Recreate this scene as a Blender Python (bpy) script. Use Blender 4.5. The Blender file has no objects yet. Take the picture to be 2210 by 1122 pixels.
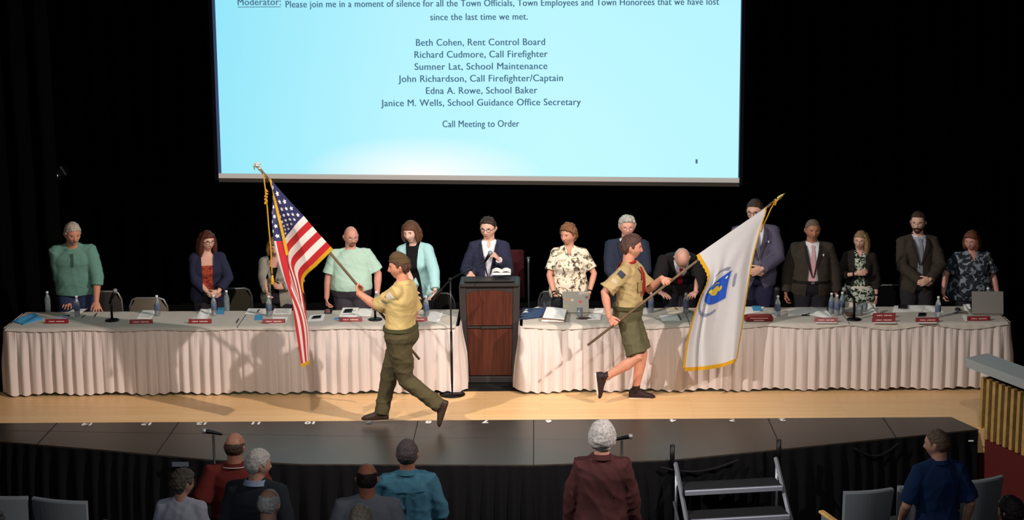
import bpy, math, random
import numpy as np
from mathutils import Vector, Matrix, Euler
random.seed(7)
PI = math.pi
R = math.radians
scene = bpy.context.scene
COL = scene.collection

# ---------------------------------------------------------------- camera
F_PX, PPX, PPY = 3800.0, 1165.0, 561.0
CAM = Vector((0.0, -17.55, 5.2)); PITCH = R(11.3); ROLL = R(0.37)
cd = bpy.data.cameras.new('camera'); cam = bpy.data.objects.new('camera', cd); COL.objects.link(cam)
cd.sensor_width = 36; cd.lens = 36 * F_PX / 2210; cd.shift_x = -(PPX - 1105) / 2210; cd.clip_end = 200
CM = Matrix.Rotation(PI / 2 - PITCH, 3, 'X') @ Matrix.Rotation(-ROLL, 3, 'Z')
cam.matrix_world = Matrix.Translation(CAM) @ CM.to_4x4()
scene.camera = cam

def ray(px, py):
    return CM @ Vector(((px - PPX) / F_PX, (PPY - py) / F_PX, -1.0))
def at(px, py, Y):                      # the point seen at a pixel, on the plane y = Y
    d = ray(px, py); return CAM + d * ((Y - CAM.y) / d.y)
def onz(px, py, z=0.0):                 # the point seen at a pixel, on the level z
    d = ray(px, py); return CAM + d * ((z - CAM.z) / d.z)
def proj(p):
    c = CM.transposed() @ (Vector(p) - CAM); return PPX + F_PX * c.x / -c.z, PPY - F_PX * c.y / -c.z
def wx(px, Y, z):
    x = 0.0
    for _ in range(3): x = at(px, proj((x, Y, z))[1], Y).x
    return x

# ---------------------------------------------------------------- world, lights, exposure
vs = scene.view_settings
vs.view_transform = 'Standard'; vs.look = 'None'; vs.gamma = 1; vs.use_curve_mapping = False; vs.exposure = 0.2
w = bpy.data.worlds.new('world'); scene.world = w; w.use_nodes = True
w.node_tree.nodes['Background'].inputs[0].default_value = (0.5, 0.6, 0.8, 1); w.node_tree.nodes['Background'].inputs[1].default_value = 0.006

def spot(name, loc, target, energy, col, size, blend=0.5, rad=0.12):
    l = bpy.data.lights.new(name, 'SPOT'); l.energy = energy; l.color = col; l.spot_size = R(size); l.spot_blend = blend; l.shadow_soft_size = rad
    o = bpy.data.objects.new(name, l); COL.objects.link(o); o.location = loc
    o.rotation_euler = (Vector(target) - Vector(loc)).to_track_quat('-Z', 'Y').to_euler(); return o
def area(name, loc, target, energy, col, sx, sy):
    l = bpy.data.lights.new(name, 'AREA'); l.shape = 'RECTANGLE'; l.size = sx; l.size_y = sy; l.energy = energy; l.color = col
    o = bpy.data.objects.new(name, l); COL.objects.link(o); o.location = loc
    o.rotation_euler = (Vector(target) - Vector(loc)).to_track_quat('-Z', 'Y').to_euler(); return o
spot('front_light', (7.5, -7.6, 8.2), (-3.1, 1.1, 0.6), 5600, (1.0, 0.86, 0.79), 46, .9)
spot('front_light', (-7.5, -7.6, 8.2), (2.8, 1.0, 0.4), 4300, (1.0, 0.92, 0.87), 44, .9)
spot('front_light', (-2.0, -9.5, 8.4), (-2.0, 1.2, 0.5), 1900, (1.0, 0.90, 0.80), 38, .9)
spot('front_light', (2.6, -9.5, 8.4), (1.4, 1.2, 0.5), 1200, (1.0, 0.93, 0.84), 38, .9)
spot('side_glow', (-5.6, 0.4, 5.6), (-7.15, 3.2, 4.75), 200, (0.45, 1.0, 0.55), 30, 1.0)
area('house_light', (0, -12.5, 6.0), (0, -3.5, 0), 88, (0.9, 0.94, 1.0), 9, 2)

# ---------------------------------------------------------------- materials
MATS = {}
def rgb(r, g, b):                       # a colour written as it looks (0..255)
    f = lambda c: (c / 255 / 12.92) if c <= 10 else ((c / 255 + .055) / 1.055) ** 2.4
    return (f(r), f(g), f(b), 1)
def mat(name, col, rough=0.7, metal=0.0, spec=0.3, bump=0.0, bscale=40.0, emit=None, estr=0.0, var=0.0, vscale=8.0, trans=0.0, sheen=0.0, alpha=1.0):
    if name in MATS: return MATS[name]
    m = bpy.data.materials.new(name); m.use_nodes = True; nt = m.node_tree; b = nt.nodes['Principled BSDF']
    c = rgb(*col) if max(col) > 1.01 else (*col[:3], 1)
    b.inputs['Base Color'].default_value = c; b.inputs['Roughness'].default_value = rough; b.inputs['Metallic'].default_value = metal
    b.inputs['Specular IOR Level'].default_value = spec
    if trans: b.inputs['Transmission Weight'].default_value = trans
    if alpha < 1: b.inputs['Alpha'].default_value = alpha
    if sheen: b.inputs['Sheen Weight'].default_value = sheen
    if emit: b.inputs['Emission Color'].default_value = rgb(*emit); b.inputs['Emission Strength'].default_value = estr
    tc = nt.nodes.new('ShaderNodeTexCoord')
    if var:
        n = nt.nodes.new('ShaderNodeTexNoise'); n.inputs['Scale'].default_value = vscale; n.inputs['Detail'].default_value = 4
        nt.links.new(tc.outputs['Object'], n.inputs['Vector'])
        r = nt.nodes.new('ShaderNodeValToRGB'); e = r.color_ramp.elements
        e[0].position = .35; e[1].position = .65
        e[0].color = (c[0] * (1 - var), c[1] * (1 - var), c[2] * (1 - var), 1); e[1].color = (min(1, c[0] * (1 + var)), min(1, c[1] * (1 + var)), min(1, c[2] * (1 + var)), 1)
        nt.links.new(n.outputs['Fac'], r.inputs['Fac']); nt.links.new(r.outputs['Color'], b.inputs['Base Color'])
    if bump:
        n2 = nt.nodes.new('ShaderNodeTexNoise'); n2.inputs['Scale'].default_value = bscale; n2.inputs['Detail'].default_value = 3
        nt.links.new(tc.outputs['Object'], n2.inputs['Vector'])
        bp = nt.nodes.new('ShaderNodeBump'); bp.inputs['Strength'].default_value = bump; bp.inputs['Distance'].default_value = 0.01
        nt.links.new(n2.outputs['Fac'], bp.inputs['Height']); nt.links.new(bp.outputs['Normal'], b.inputs['Normal'])
    MATS[name] = m; return m
def cloth(name, col, **k):
    k.setdefault('rough', .88); k.setdefault('bump', .25); k.setdefault('bscale', 14); k.setdefault('spec', .15)
    return mat(name, col, **k)
def floral(name, base, spots, scale=13, thr=.53, rough=.85):
    """cloth printed with blotches: base colour and a list of (colour, seed offset)"""
    if name in MATS: return MATS[name]
    m = bpy.data.materials.new(name); m.use_nodes = True; nt = m.node_tree; b = nt.nodes['Principled BSDF']; b.inputs['Roughness'].default_value = rough
    b.inputs['Specular IOR Level'].default_value = .15
    tc = nt.nodes.new('ShaderNodeTexCoord'); prev = None
    for i, (c, off, t) in enumerate(spots):
        mp = nt.nodes.new('ShaderNodeMapping'); mp.inputs['Location'].default_value = (off, off * .7, -off)
        n = nt.nodes.new('ShaderNodeTexNoise'); n.inputs['Scale'].default_value = scale; n.inputs['Detail'].default_value = 2.5; n.inputs['Roughness'].default_value = .6
        n.inputs['Distortion'].default_value = .6
        nt.links.new(tc.outputs['Object'], mp.inputs[0]); nt.links.new(mp.outputs[0], n.inputs['Vector'])
        r = nt.nodes.new('ShaderNodeValToRGB'); e = r.color_ramp.elements; e[0].position = t - .012; e[1].position = t + .012
        nt.links.new(n.outputs['Fac'], r.inputs['Fac'])
        mx = nt.nodes.new('ShaderNodeMixRGB'); nt.links.new(r.outputs['Color'], mx.inputs['Fac'])
        mx.inputs['Color1'].default_value = rgb(*base); mx.inputs['Color2'].default_value = rgb(*c)
        if prev: nt.links.new(prev.outputs['Color'], mx.inputs['Color1'])
        prev = mx
    nt.links.new(prev.outputs['Color'], b.inputs['Base Color']); MATS[name] = m; return m

# ---------------------------------------------------------------- mesh helpers
class MB:
    def __init__(s): s.v = []; s.f = []; s.mi = []
    def add(s, vs_, fs, mi=0):
        n = len(s.v); s.v.extend([tuple(p) for p in vs_]); s.f.extend([tuple(i + n for i in f) for f in fs]); s.mi.extend([mi] * len(fs)); return s
    def box(s, c, size, rot=None, mi=0, bev=0.0):
        M = rot if rot is not None else Matrix.Identity(3); c = Vector(c); h = Vector(size) / 2
        if bev <= 0:
            vs_ = [c + M @ Vector((a * h.x, b * h.y, d * h.z)) for a in (-1, 1) for b in (-1, 1) for d in (-1, 1)]
            return s.add(vs_, [(0, 1, 3, 2), (4, 6, 7, 5), (0, 4, 5, 1), (2, 3, 7, 6), (0, 2, 6, 4), (1, 5, 7, 3)], mi)
        vs_ = []
        for a in (-1, 1):
            for b in (-1, 1):
                for d in (-1, 1):
                    vs_ += [c + M @ Vector((a * h.x, b * (h.y - bev), d * (h.z - bev))), c + M @ Vector((a * (h.x - bev), b * h.y, d * (h.z - bev))), c + M @ Vector((a * (h.x - bev), b * (h.y - bev), d * h.z))]
        ix = lambda a, b, d, k: ((a > 0) * 4 + (b > 0) * 2 + (d > 0)) * 3 + k
        fs = []
        for k, (p, q) in enumerate(((1, 2), (0, 2), (0, 1))):
            for sg in (-1, 1):
                def cc(u, v_):
                    t = [0, 0, 0]; t[k] = sg; t[p] = u; t[q] = v_; return ix(*t, k)
                q4 = (cc(-1, -1), cc(1, -1), cc(1, 1), cc(-1, 1)); flip = (sg < 0) ^ (k == 1)
                fs.append(q4[::-1] if flip else q4)
        for k, (p, q) in enumerate(((1, 2), (0, 2), (0, 1))):
            for u in (-1, 1):
                for v_ in (-1, 1):
                    t0 = [0, 0, 0]; t0[k] = -1; t0[p] = u; t0[q] = v_; t1 = list(t0); t1[k] = 1
                    fs.append((ix(*t0, p), ix(*t1, p), ix(*t1, q), ix(*t0, q)))
        for a in (-1, 1):
            for b in (-1, 1):
                for d in (-1, 1): fs.append((ix(a, b, d, 0), ix(a, b, d, 1), ix(a, b, d, 2)))
        return s.add(vs_, fs, mi)
    def rings(s, rs, cap=True, mi=0, closed=True):
        m = len(rs[0]); n = len(s.v)
        vs_ = [p for r in rs for p in r]; fs = []
        for i in range(len(rs) - 1):
            for j in range(m if closed else m - 1):
                a, b = i * m + j, i * m + (j + 1) % m; fs.append((a, b, b + m, a + m))
        if cap: fs.append(tuple(range(m))[::-1]); fs.append(tuple((len(rs) - 1) * m + j for j in range(m)))
        return s.add(vs_, fs, mi)
    def tube(s, pts, rad, seg=12, rnd=False, ell=1.0, ref=None, mi=0):
        P = [Vector(p) for p in pts]; n = len(P); rad = list(rad) if hasattr(rad, '__len__') else [rad] * n
        if rnd:
            d0 = (P[0] - P[1]).normalized(); d1 = (P[-1] - P[-2]).normalized(); a = []; ar = []; b = []; br = []
            for t in (80, 55, 28): a.append(P[0] + d0 * rad[0] * math.sin(R(t))); ar.append(rad[0] * math.cos(R(t)))
            for t in (28, 55, 80): b.append(P[-1] + d1 * rad[-1] * math.sin(R(t))); br.append(rad[-1] * math.cos(R(t)))
            P = a + P + b; rad = ar + rad + br; n = len(P)
        T = [((P[min(i + 1, n - 1)] - P[max(i - 1, 0)]).normalized()) for i in range(n)]
        r0 = Vector(ref) if ref is not None else (Vector((0, 0, 1)) if abs(T[0].z) < .9 else Vector((1, 0, 0)))
        u = (r0 - T[0] * r0.dot(T[0])).normalized(); rs = []
        for i in range(n):
            u = (u - T[i] * u.dot(T[i])).normalized(); v_ = T[i].cross(u)
            e = ell[i] if hasattr(ell, '__len__') else ell
            rs.append([P[i] + u * rad[i] * math.cos(2 * PI * j / seg) + v_ * rad[i] * e * math.sin(2 * PI * j / seg) for j in range(seg)])
        return s.rings(rs, True, mi)
    def ball(s, c, r, rot=None, seg=16, rg=10, mi=0):
        M = rot if rot is not None else Matrix.Identity(3); r = (r, r, r) if not hasattr(r, '__len__') else r; c = Vector(c)
        rs = [[c + M @ Vector((r[0] * math.sin(t) * math.cos(2 * PI * j / seg), r[1] * math.sin(t) * math.sin(2 * PI * j / seg), r[2] * math.cos(t))) for j in range(seg)]
              for t in [PI - .02 - (PI - .04) * i / rg for i in range(rg + 1)]]
        return s.rings(rs, True, mi)
    def lathe(s, prof, c=(0, 0, 0), seg=20, mi=0):
        c = Vector(c); rs = [[c + Vector((max(r, 1e-4) * math.cos(2 * PI * j / seg), max(r, 1e-4) * math.sin(2 * PI * j / seg), z)) for j in range(seg)] for r, z in prof]
        return s.rings(rs, True, mi)
    def grid(s, fn, nu, nv, mi=0):
        vs_ = [fn(i / nu, j / nv) for i in range(nu + 1) for j in range(nv + 1)]; m = nv + 1
        return s.add(vs_, [(i * m + j, (i + 1) * m + j, (i + 1) * m + j + 1, i * m + j + 1) for i in range(nu) for j in range(nv)], mi)
    def prism(s, poly, z0, z1, mi=0):   # counter-clockwise outline in plan
        n = len(poly); vs_ = [(x, y, z0) for x, y in poly] + [(x, y, z1) for x, y in poly]
        fs = [tuple(range(n))[::-1], tuple(range(n, 2 * n))] + [(i, (i + 1) % n, n + (i + 1) % n, n + i) for i in range(n)]
        return s.add(vs_, fs, mi)
    def build(s, name, mats, parent=None, smooth=False, loc=None, rotz=None):
        me = bpy.data.meshes.new(name); me.from_pydata(s.v, [], s.f)
        for m in (mats if isinstance(mats, (list, tuple)) else [mats]): me.materials.append(m)
        if any(s.mi): me.polygons.foreach_set('material_index', s.mi)
        if smooth: me.polygons.foreach_set('use_smooth', [True] * len(s.f))
        me.update(); return link(name, me, parent, loc, rotz)
def link(name, me, parent=None, loc=None, rotz=None):
    o = bpy.data.objects.new(name, me); COL.objects.link(o)
    if parent: o.parent = parent
    if loc is not None: o.location = loc
    if rotz is not None: o.rotation_euler = (0, 0, rotz)
    return o
def empty(name, loc=(0, 0, 0), rz=0.0):
    o = bpy.data.objects.new(name, None); COL.objects.link(o); o.location = loc; o.rotation_euler = (0, 0, rz); o.empty_display_size = .1; return o
def tag(o, label=None, cat=None, group=None, kind=None):
    if label: o['label'] = label
    if cat: o['category'] = cat
    if group: o['group'] = group
    if kind: o['kind'] = kind
    return o
def copy_tree(o, parent=None):
    c = o.copy(); COL.objects.link(c)
    if parent: c.parent = parent
    for ch in list(o.children): copy_tree(ch, c)
    return c
def fused(mb, voxel, smooth=2, fac=.5):
    """one continuous skin around all the closed pieces of mb -> vertex and quad arrays"""
    me = bpy.data.meshes.new('tmp'); me.from_pydata(mb.v, [], mb.f); o = bpy.data.objects.new('tmp', me); COL.objects.link(o)
    m = o.modifiers.new('r', 'REMESH'); m.mode = 'VOXEL'; m.voxel_size = voxel
    if smooth: sm = o.modifiers.new('s', 'SMOOTH'); sm.iterations = smooth; sm.factor = fac
    dg = bpy.context.evaluated_depsgraph_get(); dg.update(); ev = o.evaluated_get(dg); em = ev.to_mesh()
    n = len(em.vertices); V = np.empty(n * 3, np.float32); em.vertices.foreach_get('co', V); V = V.reshape(-1, 3)
    N = np.empty(n * 3, np.float32); em.vertices.foreach_get('normal', N); N = N.reshape(-1, 3)
    lt = np.empty(len(em.polygons), np.int32); em.polygons.foreach_get('loop_total', lt)
    L = np.empty(len(em.loops), np.int32); em.loops.foreach_get('vertex_index', L)
    assert (lt == 4).all()
    Fq = L.reshape(-1, 4).copy(); ev.to_mesh_clear(); bpy.data.objects.remove(o); bpy.data.meshes.remove(me)
    return V.astype(np.float64), Fq, N.astype(np.float64)
def wrinkle(V, N, amp, freq, seed):
    r = np.random.RandomState(seed); d = np.zeros(len(V))
    wv = np.zeros_like(V)
    for k in range(3): wv[:, k] = .5 * np.sin(V @ (r.randn(3) * freq * .45) + r.rand() * 6)
    for k in range(7):
        dv = r.randn(3); dv[2] *= 1.6; dv *= freq * (.6 + .18 * k) / np.linalg.norm(dv)
        d += (1 - np.abs(np.sin((V @ dv) + wv[:, k % 3] * 3 + r.rand() * 6))) ** 2 * (1 - .08 * k) - .33
    return V + N * (d * amp / 3.0)[:, None]
def mesh_obj(name, V, Fq, mats, parent=None, mi=None, smooth=True):
    used = np.unique(Fq); mp = -np.ones(len(V), np.int64); mp[used] = np.arange(len(used)); V = V[used]; Fq = mp[Fq]
    me = bpy.data.meshes.new(name); n = len(Fq)
    me.vertices.add(len(V)); me.vertices.foreach_set('co', V.astype(np.float32).ravel())
    me.loops.add(n * 4); me.loops.foreach_set('vertex_index', Fq.astype(np.int32).ravel())
    me.polygons.add(n); me.polygons.foreach_set('loop_start', np.arange(0, n * 4, 4, dtype=np.int32))
    me.polygons.foreach_set('use_smooth', np.ones(n, bool) if smooth else np.zeros(n, bool))
    for m in (mats if isinstance(mats, (list, tuple)) else [mats]): me.materials.append(m)
    if mi is not None: me.polygons.foreach_set('material_index', mi.astype(np.int32))
    me.update(calc_edges=True); me.validate(); return link(name, me, parent)
def sst(a, b, x): t = np.clip((x - a) / (b - a), 0, 1); return t * t * (3 - 2 * t)
# ================================================================ THE PLACE
def planks(name, c1, c2, rough, length=1.6, width=.057, mortar=.0012):
    m = bpy.data.materials.new(name); m.use_nodes = True; nt = m.node_tree; b = nt.nodes['Principled BSDF']; b.inputs['Roughness'].default_value = rough
    tc = nt.nodes.new('ShaderNodeTexCoord'); br = nt.nodes.new('ShaderNodeTexBrick')
    br.inputs['Scale'].default_value = 1; br.inputs['Brick Width'].default_value = length; br.inputs['Row Height'].default_value = width
    br.inputs['Mortar Size'].default_value = mortar; br.inputs['Color1'].default_value = rgb(*c1); br.inputs['Color2'].default_value = rgb(*c2)
    br.inputs['Mortar'].default_value = rgb(*[c * .7 for c in c1]); br.offset = .37; br.inputs['Bias'].default_value = 0
    n = nt.nodes.new('ShaderNodeTexNoise'); mp = nt.nodes.new('ShaderNodeMapping'); mp.inputs['Scale'].default_value = (1.2, 22, 1); n.inputs['Scale'].default_value = 2.2; n.inputs['Detail'].default_value = 5
    nt.links.new(tc.outputs['Object'], br.inputs['Vector']); nt.links.new(tc.outputs['Object'], mp.inputs[0]); nt.links.new(mp.outputs[0], n.inputs['Vector'])
    mx = nt.nodes.new('ShaderNodeMixRGB'); mx.blend_type = 'MULTIPLY'; mx.inputs['Fac'].default_value = .18
    nt.links.new(br.outputs['Color'], mx.inputs['Color1']); nt.links.new(n.outputs['Fac'], mx.inputs['Color2']); nt.links.new(mx.outputs['Color'], b.inputs['Base Color'])
    return m
M_wood = planks('stage_floor_boards', (252, 208, 150), (246, 198, 138), .4)
M_deck = mat('black_deck', (54, 48, 42), rough=.36, spec=.5, bump=.02, bscale=30, var=.12, vscale=1.2)
M_black = cloth('black_curtain', (2, 2, 2), rough=1, spec=0, bump=.1)
M_skirtblack = cloth('black_skirting', (10, 10, 13), rough=.95, bump=.1)
M_conc = mat('auditorium_carpet', (26, 24, 26), rough=.95)
M_red = mat('red_wall_paint', (84, 24, 20), rough=.7, bump=.04)
M_slat = mat('oak_slat', (172, 138, 80), rough=.5, var=.15, vscale=14)
M_slatback = mat('slat_backing', (40, 28, 16), rough=.8)
M_railgrey = mat('grey_cap_paint', (160, 168, 168), rough=.5)
M_metalblk = mat('black_metal', (18, 18, 20), rough=.4, metal=.4)
M_metalgrey = mat('aluminium', (150, 156, 165), rough=.38, metal=.7)
M_chrome = mat('chrome', (200, 200, 205), rough=.2, metal=1)
M_white = mat('white_paint', (225, 225, 222), rough=.6)

# platform outline on the stage level
PB_L = onz(-420, 914); PB_R = onz(2050, 896); PF_R = onz(2112, 926)
def ed(px, py): return onz(px, py, 0.0)
front_pts = [ed(2112, 926), ed(1790, 958), ed(1450, 992), ed(1150, 1003), ed(650, 1001), ed(450, 991), ed(220, 970), ed(0, 952), ed(-420, 915)]
# stage floor: boards behind the black platform
mb = MB(); mb.prism([(-9, .03), (PB_R.x, .03), (PF_R.x, PF_R.y), (9, PF_R.y + .3), (9, 1.24), (-9, 1.24)], -.25, 0)
tag(mb.build('floor_stage', M_wood), kind='structure')
mb = MB(); mb.prism([(-9, 1.24), (9, 1.24), (9, 6.2), (-9, 6.2)], -.25, 0); tag(mb.build('floor_backstage', mat('black_stage_floor', (12, 12, 12), rough=.95, spec=.1)), kind='structure')
mb = MB(); mb.add([(-11, -1.3, -.95), (11, -1.3, -.95), (11, -19, .82), (-11, -19, .82), (-11, 6.2, -.95), (11, 6.2, -.95)], [(0, 3, 2, 1)[::-1], (0, 1, 5, 4)])
tag(mb.build('floor_auditorium', M_conc), kind='structure')
# black deck platform with seams, numbers and drape
plat = empty('stage_extension_platform', (0, -.6, 0)); tag(plat, 'low black deck platform numbered along its back edge, in front of the wooden floor', 'platform')
def P0(o): o.location = Vector(o.location) - Vector(plat.location); return o
poly = [(p.x, p.y) for p in front_pts] ; poly = poly[::-1] + [(PB_R.x, .028), (-9, .028)]
poly = [(-9, front_pts[-1].y)] + poly[1:]
mb = MB(); mb.prism(poly, -.12, 0.0); P0(mb.build('deck', M_deck, plat))
def front_y(x):
    ps = [(p.x, p.y) for p in front_pts][::-1]
    for (x0, y0), (x1, y1) in zip(ps, ps[1:]):
        if x0 <= x <= x1: return y0 + (y1 - y0) * (x - x0) / (x1 - x0)
    return ps[0][1] if x < ps[0][0] else ps[-1][1]
seam_x = [wx(p, 0, 0) for p in (122, 385, 902, 1152, 1658, 1906)]
for sx in seam_x:
    mb = MB(); y0 = front_y(sx); mb.box((sx, (y0 + .02) / 2, .001), (.008, .02 - y0, .003)); P0(mb.build('seam', mat('deck_seam', (12, 11, 10), rough=.8), plat))
# skirting cloth hanging from the platform's edge
mb = MB(); ps = [(p.x, p.y) for p in front_pts][::-1]; ps[0] = (-9, ps[0][1]); path = []
L = 0
for (x0, y0), (x1, y1) in zip(ps, ps[1:]):
    d = math.hypot(x1 - x0, y1 - y0); n = int(d / .025)
    for i in range(n): path.append((x0 + (x1 - x0) * i / n, y0 + (y1 - y0) * i / n, (y1 - y0) / d, -(x1 - x0) / d, L + d * i / n))
    L += d
# its right end turns back towards the stage
x0, y0 = ps[-1]; x1, y1 = PB_R.x, .03; d = math.hypot(x1 - x0, y1 - y0)
rs = []
for z in (-.012, -.06, -.3, -.6, -.93):
    k = min(1, (-z) / .4) * .028 + .004
    rs.append([(x + nx * (k * (1 + math.sin(l * 41 + 2 * math.sin(l * 5))) + .004), y + ny * (k * (1 + math.sin(l * 41 + 2 * math.sin(l * 5))) + .004), z) for x, y, nx, ny, l in path])
mb.rings(rs, False, closed=False); P0(mb.build('skirting', M_skirtblack, plat, smooth=True))
mb = MB()
for k, (a, b, s) in enumerate(((1.15, 1.9, .07), (3.1, 3.55, .1))):
    mb = MB()
    pts = [(a + (b - a) * t / 12, front_y(a + (b - a) * t / 12) - .07, -.05 - s * math.sin(PI * t / 12)) for t in range(13)]; mb.tube(pts, .012, 8, rnd=True)
    P0(mb.build('loose_swag', cloth('swag_cloth', (22, 22, 26)), plat, smooth=True))
# numerals painted along the back edge
def text_curve(name, body, size, loc, rot, m, parent=None, align='CENTER', width=None, bold=0.0, ext=0.0005, sp=1.0):
    c = bpy.data.curves.new(name, 'FONT'); c.body = body; c.size = size; c.align_x = align; c.align_y = 'BOTTOM_BASELINE'; c.extrude = ext; c.offset = bold; c.space_character = sp
    c.materials.append(m); o = bpy.data.objects.new(name, c); COL.objects.link(o)
    dg = bpy.context.evaluated_depsgraph_get(); dg.update(); me = bpy.data.meshes.new_from_object(o.evaluated_get(dg)); bpy.data.objects.remove(o)
    if width:
        xs = [v.co.x for v in me.vertices]; k = width / (max(xs) - min(xs))
        for v in me.vertices: v.co.x *= k
    me.materials.clear(); me.materials.append(m)
    o = link(name, me, parent); o.location = loc; o.rotation_euler = rot
    return o
M_num = mat('white_tape', (235, 232, 225), rough=.6)
for px, s in ((190, '14'), (318, '13'), (437, '12'), (553, '11'), (671, '10'), (797, '9'), (925, '8'), (1048, '7'), (1184, '6'), (1307, '5'), (1452, '4'), (1579, '3'), (1688, '2')):
    o = text_curve('numeral', s, .12, (wx(px, -.03, 0), -.035, .004), (0, 0, PI), M_num, plat, bold=.006); o.location.y += .03; P0(o)
mb = MB(); mb.box((wx(390, -1.2, -.1), front_y(wx(390, -1.2, -.1)) - .05, -.06), (.16, .01, .045)); P0(mb.build('tape_label', mat('dull_label', (70, 78, 92), rough=.6), plat))
mb = MB(); q = onz(2093, 948, -.1); mb.box((q.x, q.y - .05, q.z), (.05, .01, .012)); P0(mb.build('tape_label', M_num, plat))

# black curtain behind everything, and the side legs
def pleated(x0, x1, y, z0, z1, amp=.06, per=.34, seed=0, ang=0.0):
    n = int((x1 - x0) / .03); rs = []
    for z in (z0, (z0 + z1) / 2, z1):
        rs.append([(x0 + (x1 - x0) * i / n, y + ang * (x1 - x0) * i / n + amp * math.sin(2 * PI * (x1 - x0) * i / n / per + 1.7 * math.sin(i * .05 + seed)), z) for i in range(n + 1)])
    m = MB(); m.rings(rs, False, closed=False); return m
o = pleated(-8.9, 8.9, 5.6, 0.0, 7.5).build('wall_back', M_black, smooth=True); tag(o, kind='structure')
o = pleated(-8.8, -5.75, 3.2, 0, 7.5, seed=2).build('stage_curtain', cloth('dark_curtain', (9, 9, 9), rough=1, spec=0), smooth=True)
tag(o, 'black side curtain hanging beyond the end of the table with the blue folder', 'curtain')
o = pleated(5.6, 8.9, 3.3, 0, 7.5, seed=4).build('stage_curtain', M_black, smooth=True)
tag(o, 'black side curtain hanging at the right edge of the stage, behind the slatted panel', 'curtain')

# projection screen
SY = 4.3
def scr(px, py, Y=SY): return at(px, py, Y)
screen = empty('projection_screen', (scr(1037, 380).x, SY, scr(1037, 380).z)); tag(screen, 'large projection screen showing a pale blue slide of names above the table', 'screen')
def PS(o): o.location = Vector(o.location) - Vector(screen.location); return o
bl, br_ = scr(478, 374), scr(1593, 384); tl, tr = scr(448, -420), scr(1606, -420)
def sp(u, v, Y): p = bl.lerp(br_, u).lerp(tl.lerp(tr, u), v); return Vector((p.x, Y, p.z))
def emis_screen():
    m = bpy.data.materials.new('slide_glow'); m.use_nodes = True; nt = m.node_tree; b = nt.nodes['Principled BSDF']; b.inputs['Base Color'].default_value = (.02, .02, .02, 1)
    tc = nt.nodes.new('ShaderNodeTexCoord'); sx = nt.nodes.new('ShaderNodeSeparateXYZ'); nt.links.new(tc.outputs['UV'], sx.inputs[0])
    r = nt.nodes.new('ShaderNodeValToRGB'); e = r.color_ramp.elements
    e[0].position = 0; e[0].color = rgb(150, 232, 250); e[1].position = 1; e[1].color = rgb(186, 246, 255)
    x = r.color_ramp.elements.new(.35); x.color = rgb(182, 244, 254); x = r.color_ramp.elements.new(.65); x.color = rgb(192, 248, 255)
    nt.links.new(sx.outputs['X'], r.inputs['Fac'])
    # the projector's hot spot low on the slide
    mp = nt.nodes.new('ShaderNodeMapping'); mp.inputs['Location'].default_value = (-.39 * 4.2, -.0, 0); mp.inputs['Scale'].default_value = (4.2, 9.0, 1)
    nt.links.new(tc.outputs['UV'], mp.inputs[0]); g = nt.nodes.new('ShaderNodeTexGradient'); g.gradient_type = 'SPHERICAL'; nt.links.new(mp.outputs[0], g.inputs[0])
    mx = nt.nodes.new('ShaderNodeMixRGB'); nt.links.new(g.outputs['Fac'], mx.inputs['Fac']); nt.links.new(r.outputs['Color'], mx.inputs['Color1']); mx.inputs['Color2'].default_value = rgb(255, 255, 255)
    # darker, bluer towards the top of the slide
    r2 = nt.nodes.new('ShaderNodeValToRGB'); e = r2.color_ramp.elements; e[0].position = .05; e[0].color = (1, 1, 1, 1); e[1].position = .55; e[1].color = (.95, .98, 1, 1)
    nt.links.new(sx.outputs['Y'], r2.inputs['Fac']); m2 = nt.nodes.new('ShaderNodeMixRGB'); m2.blend_type = 'MULTIPLY'; m2.inputs['Fac'].default_value = 1
    nt.links.new(mx.outputs['Color'], m2.inputs['Color1']); nt.links.new(r2.outputs['Color'], m2.inputs['Color2'])
    nt.links.new(m2.outputs['Color'], b.inputs['Emission Color']); b.inputs['Emission Strength'].default_value = 0.87; return m
me = bpy.data.meshes.new('slide'); cs = [sp(0, 0, SY), sp(1, 0, SY), sp(1, 1, SY), sp(0, 1, SY)]; me.from_pydata([tuple(c) for c in cs], [], [(0, 1, 2, 3)])
uv = me.uv_layers.new(name='uv')
for l, c in zip(uv.data, ((0, 0), (1, 0), (1, 1), (0, 1))): l.uv = c
me.materials.append(emis_screen()); PS(link('slide', me, screen))
mb = MB(); Mf = mat('screen_border', (150, 145, 140), rough=.8, emit=(180, 172, 165), estr=.5)  # border glows faintly in place of front-light spill falling on it
fa = [sp(0, 0, 0), sp(1, 0, 0), sp(1, 1, 0), sp(0, 1, 0)]
def framebar(a, b, w_, down, y=SY + .01, th=.02):
    a = Vector((a.x, y, a.z)); b = Vector((b.x, y, b.z)); d = Vector(down) * w_
    m = MB(); q = [a, b, b + d, a + d]; t = Vector((0, th, 0))
    m.add(q + [p + t for p in q], [(0, 1, 2, 3), (7, 6, 5, 4), (0, 4, 5, 1), (1, 5, 6, 2), (2, 6, 7, 3), (3, 7, 4, 0)]); return m
z_ = .062
A, B = sp(-.006, -.0, 0), sp(1.003, 0, 0)
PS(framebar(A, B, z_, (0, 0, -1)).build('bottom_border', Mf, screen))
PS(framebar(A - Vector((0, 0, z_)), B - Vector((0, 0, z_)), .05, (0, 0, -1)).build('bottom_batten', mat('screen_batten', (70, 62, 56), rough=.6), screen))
Mside = mat('screen_side_border', (70, 84, 120), rough=.8, emit=(60, 80, 130), estr=.3)  # side borders also given a faint blue glow of their own
PS(framebar(sp(0, 0, 0), sp(0, 1, 0), .04, (-1, 0, 0)).build('side_border', Mside, screen)); PS(framebar(sp(1, 0, 0), sp(1, 1, 0), .015, (1, 0, 0)).build('side_border', Mside, screen))
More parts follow.
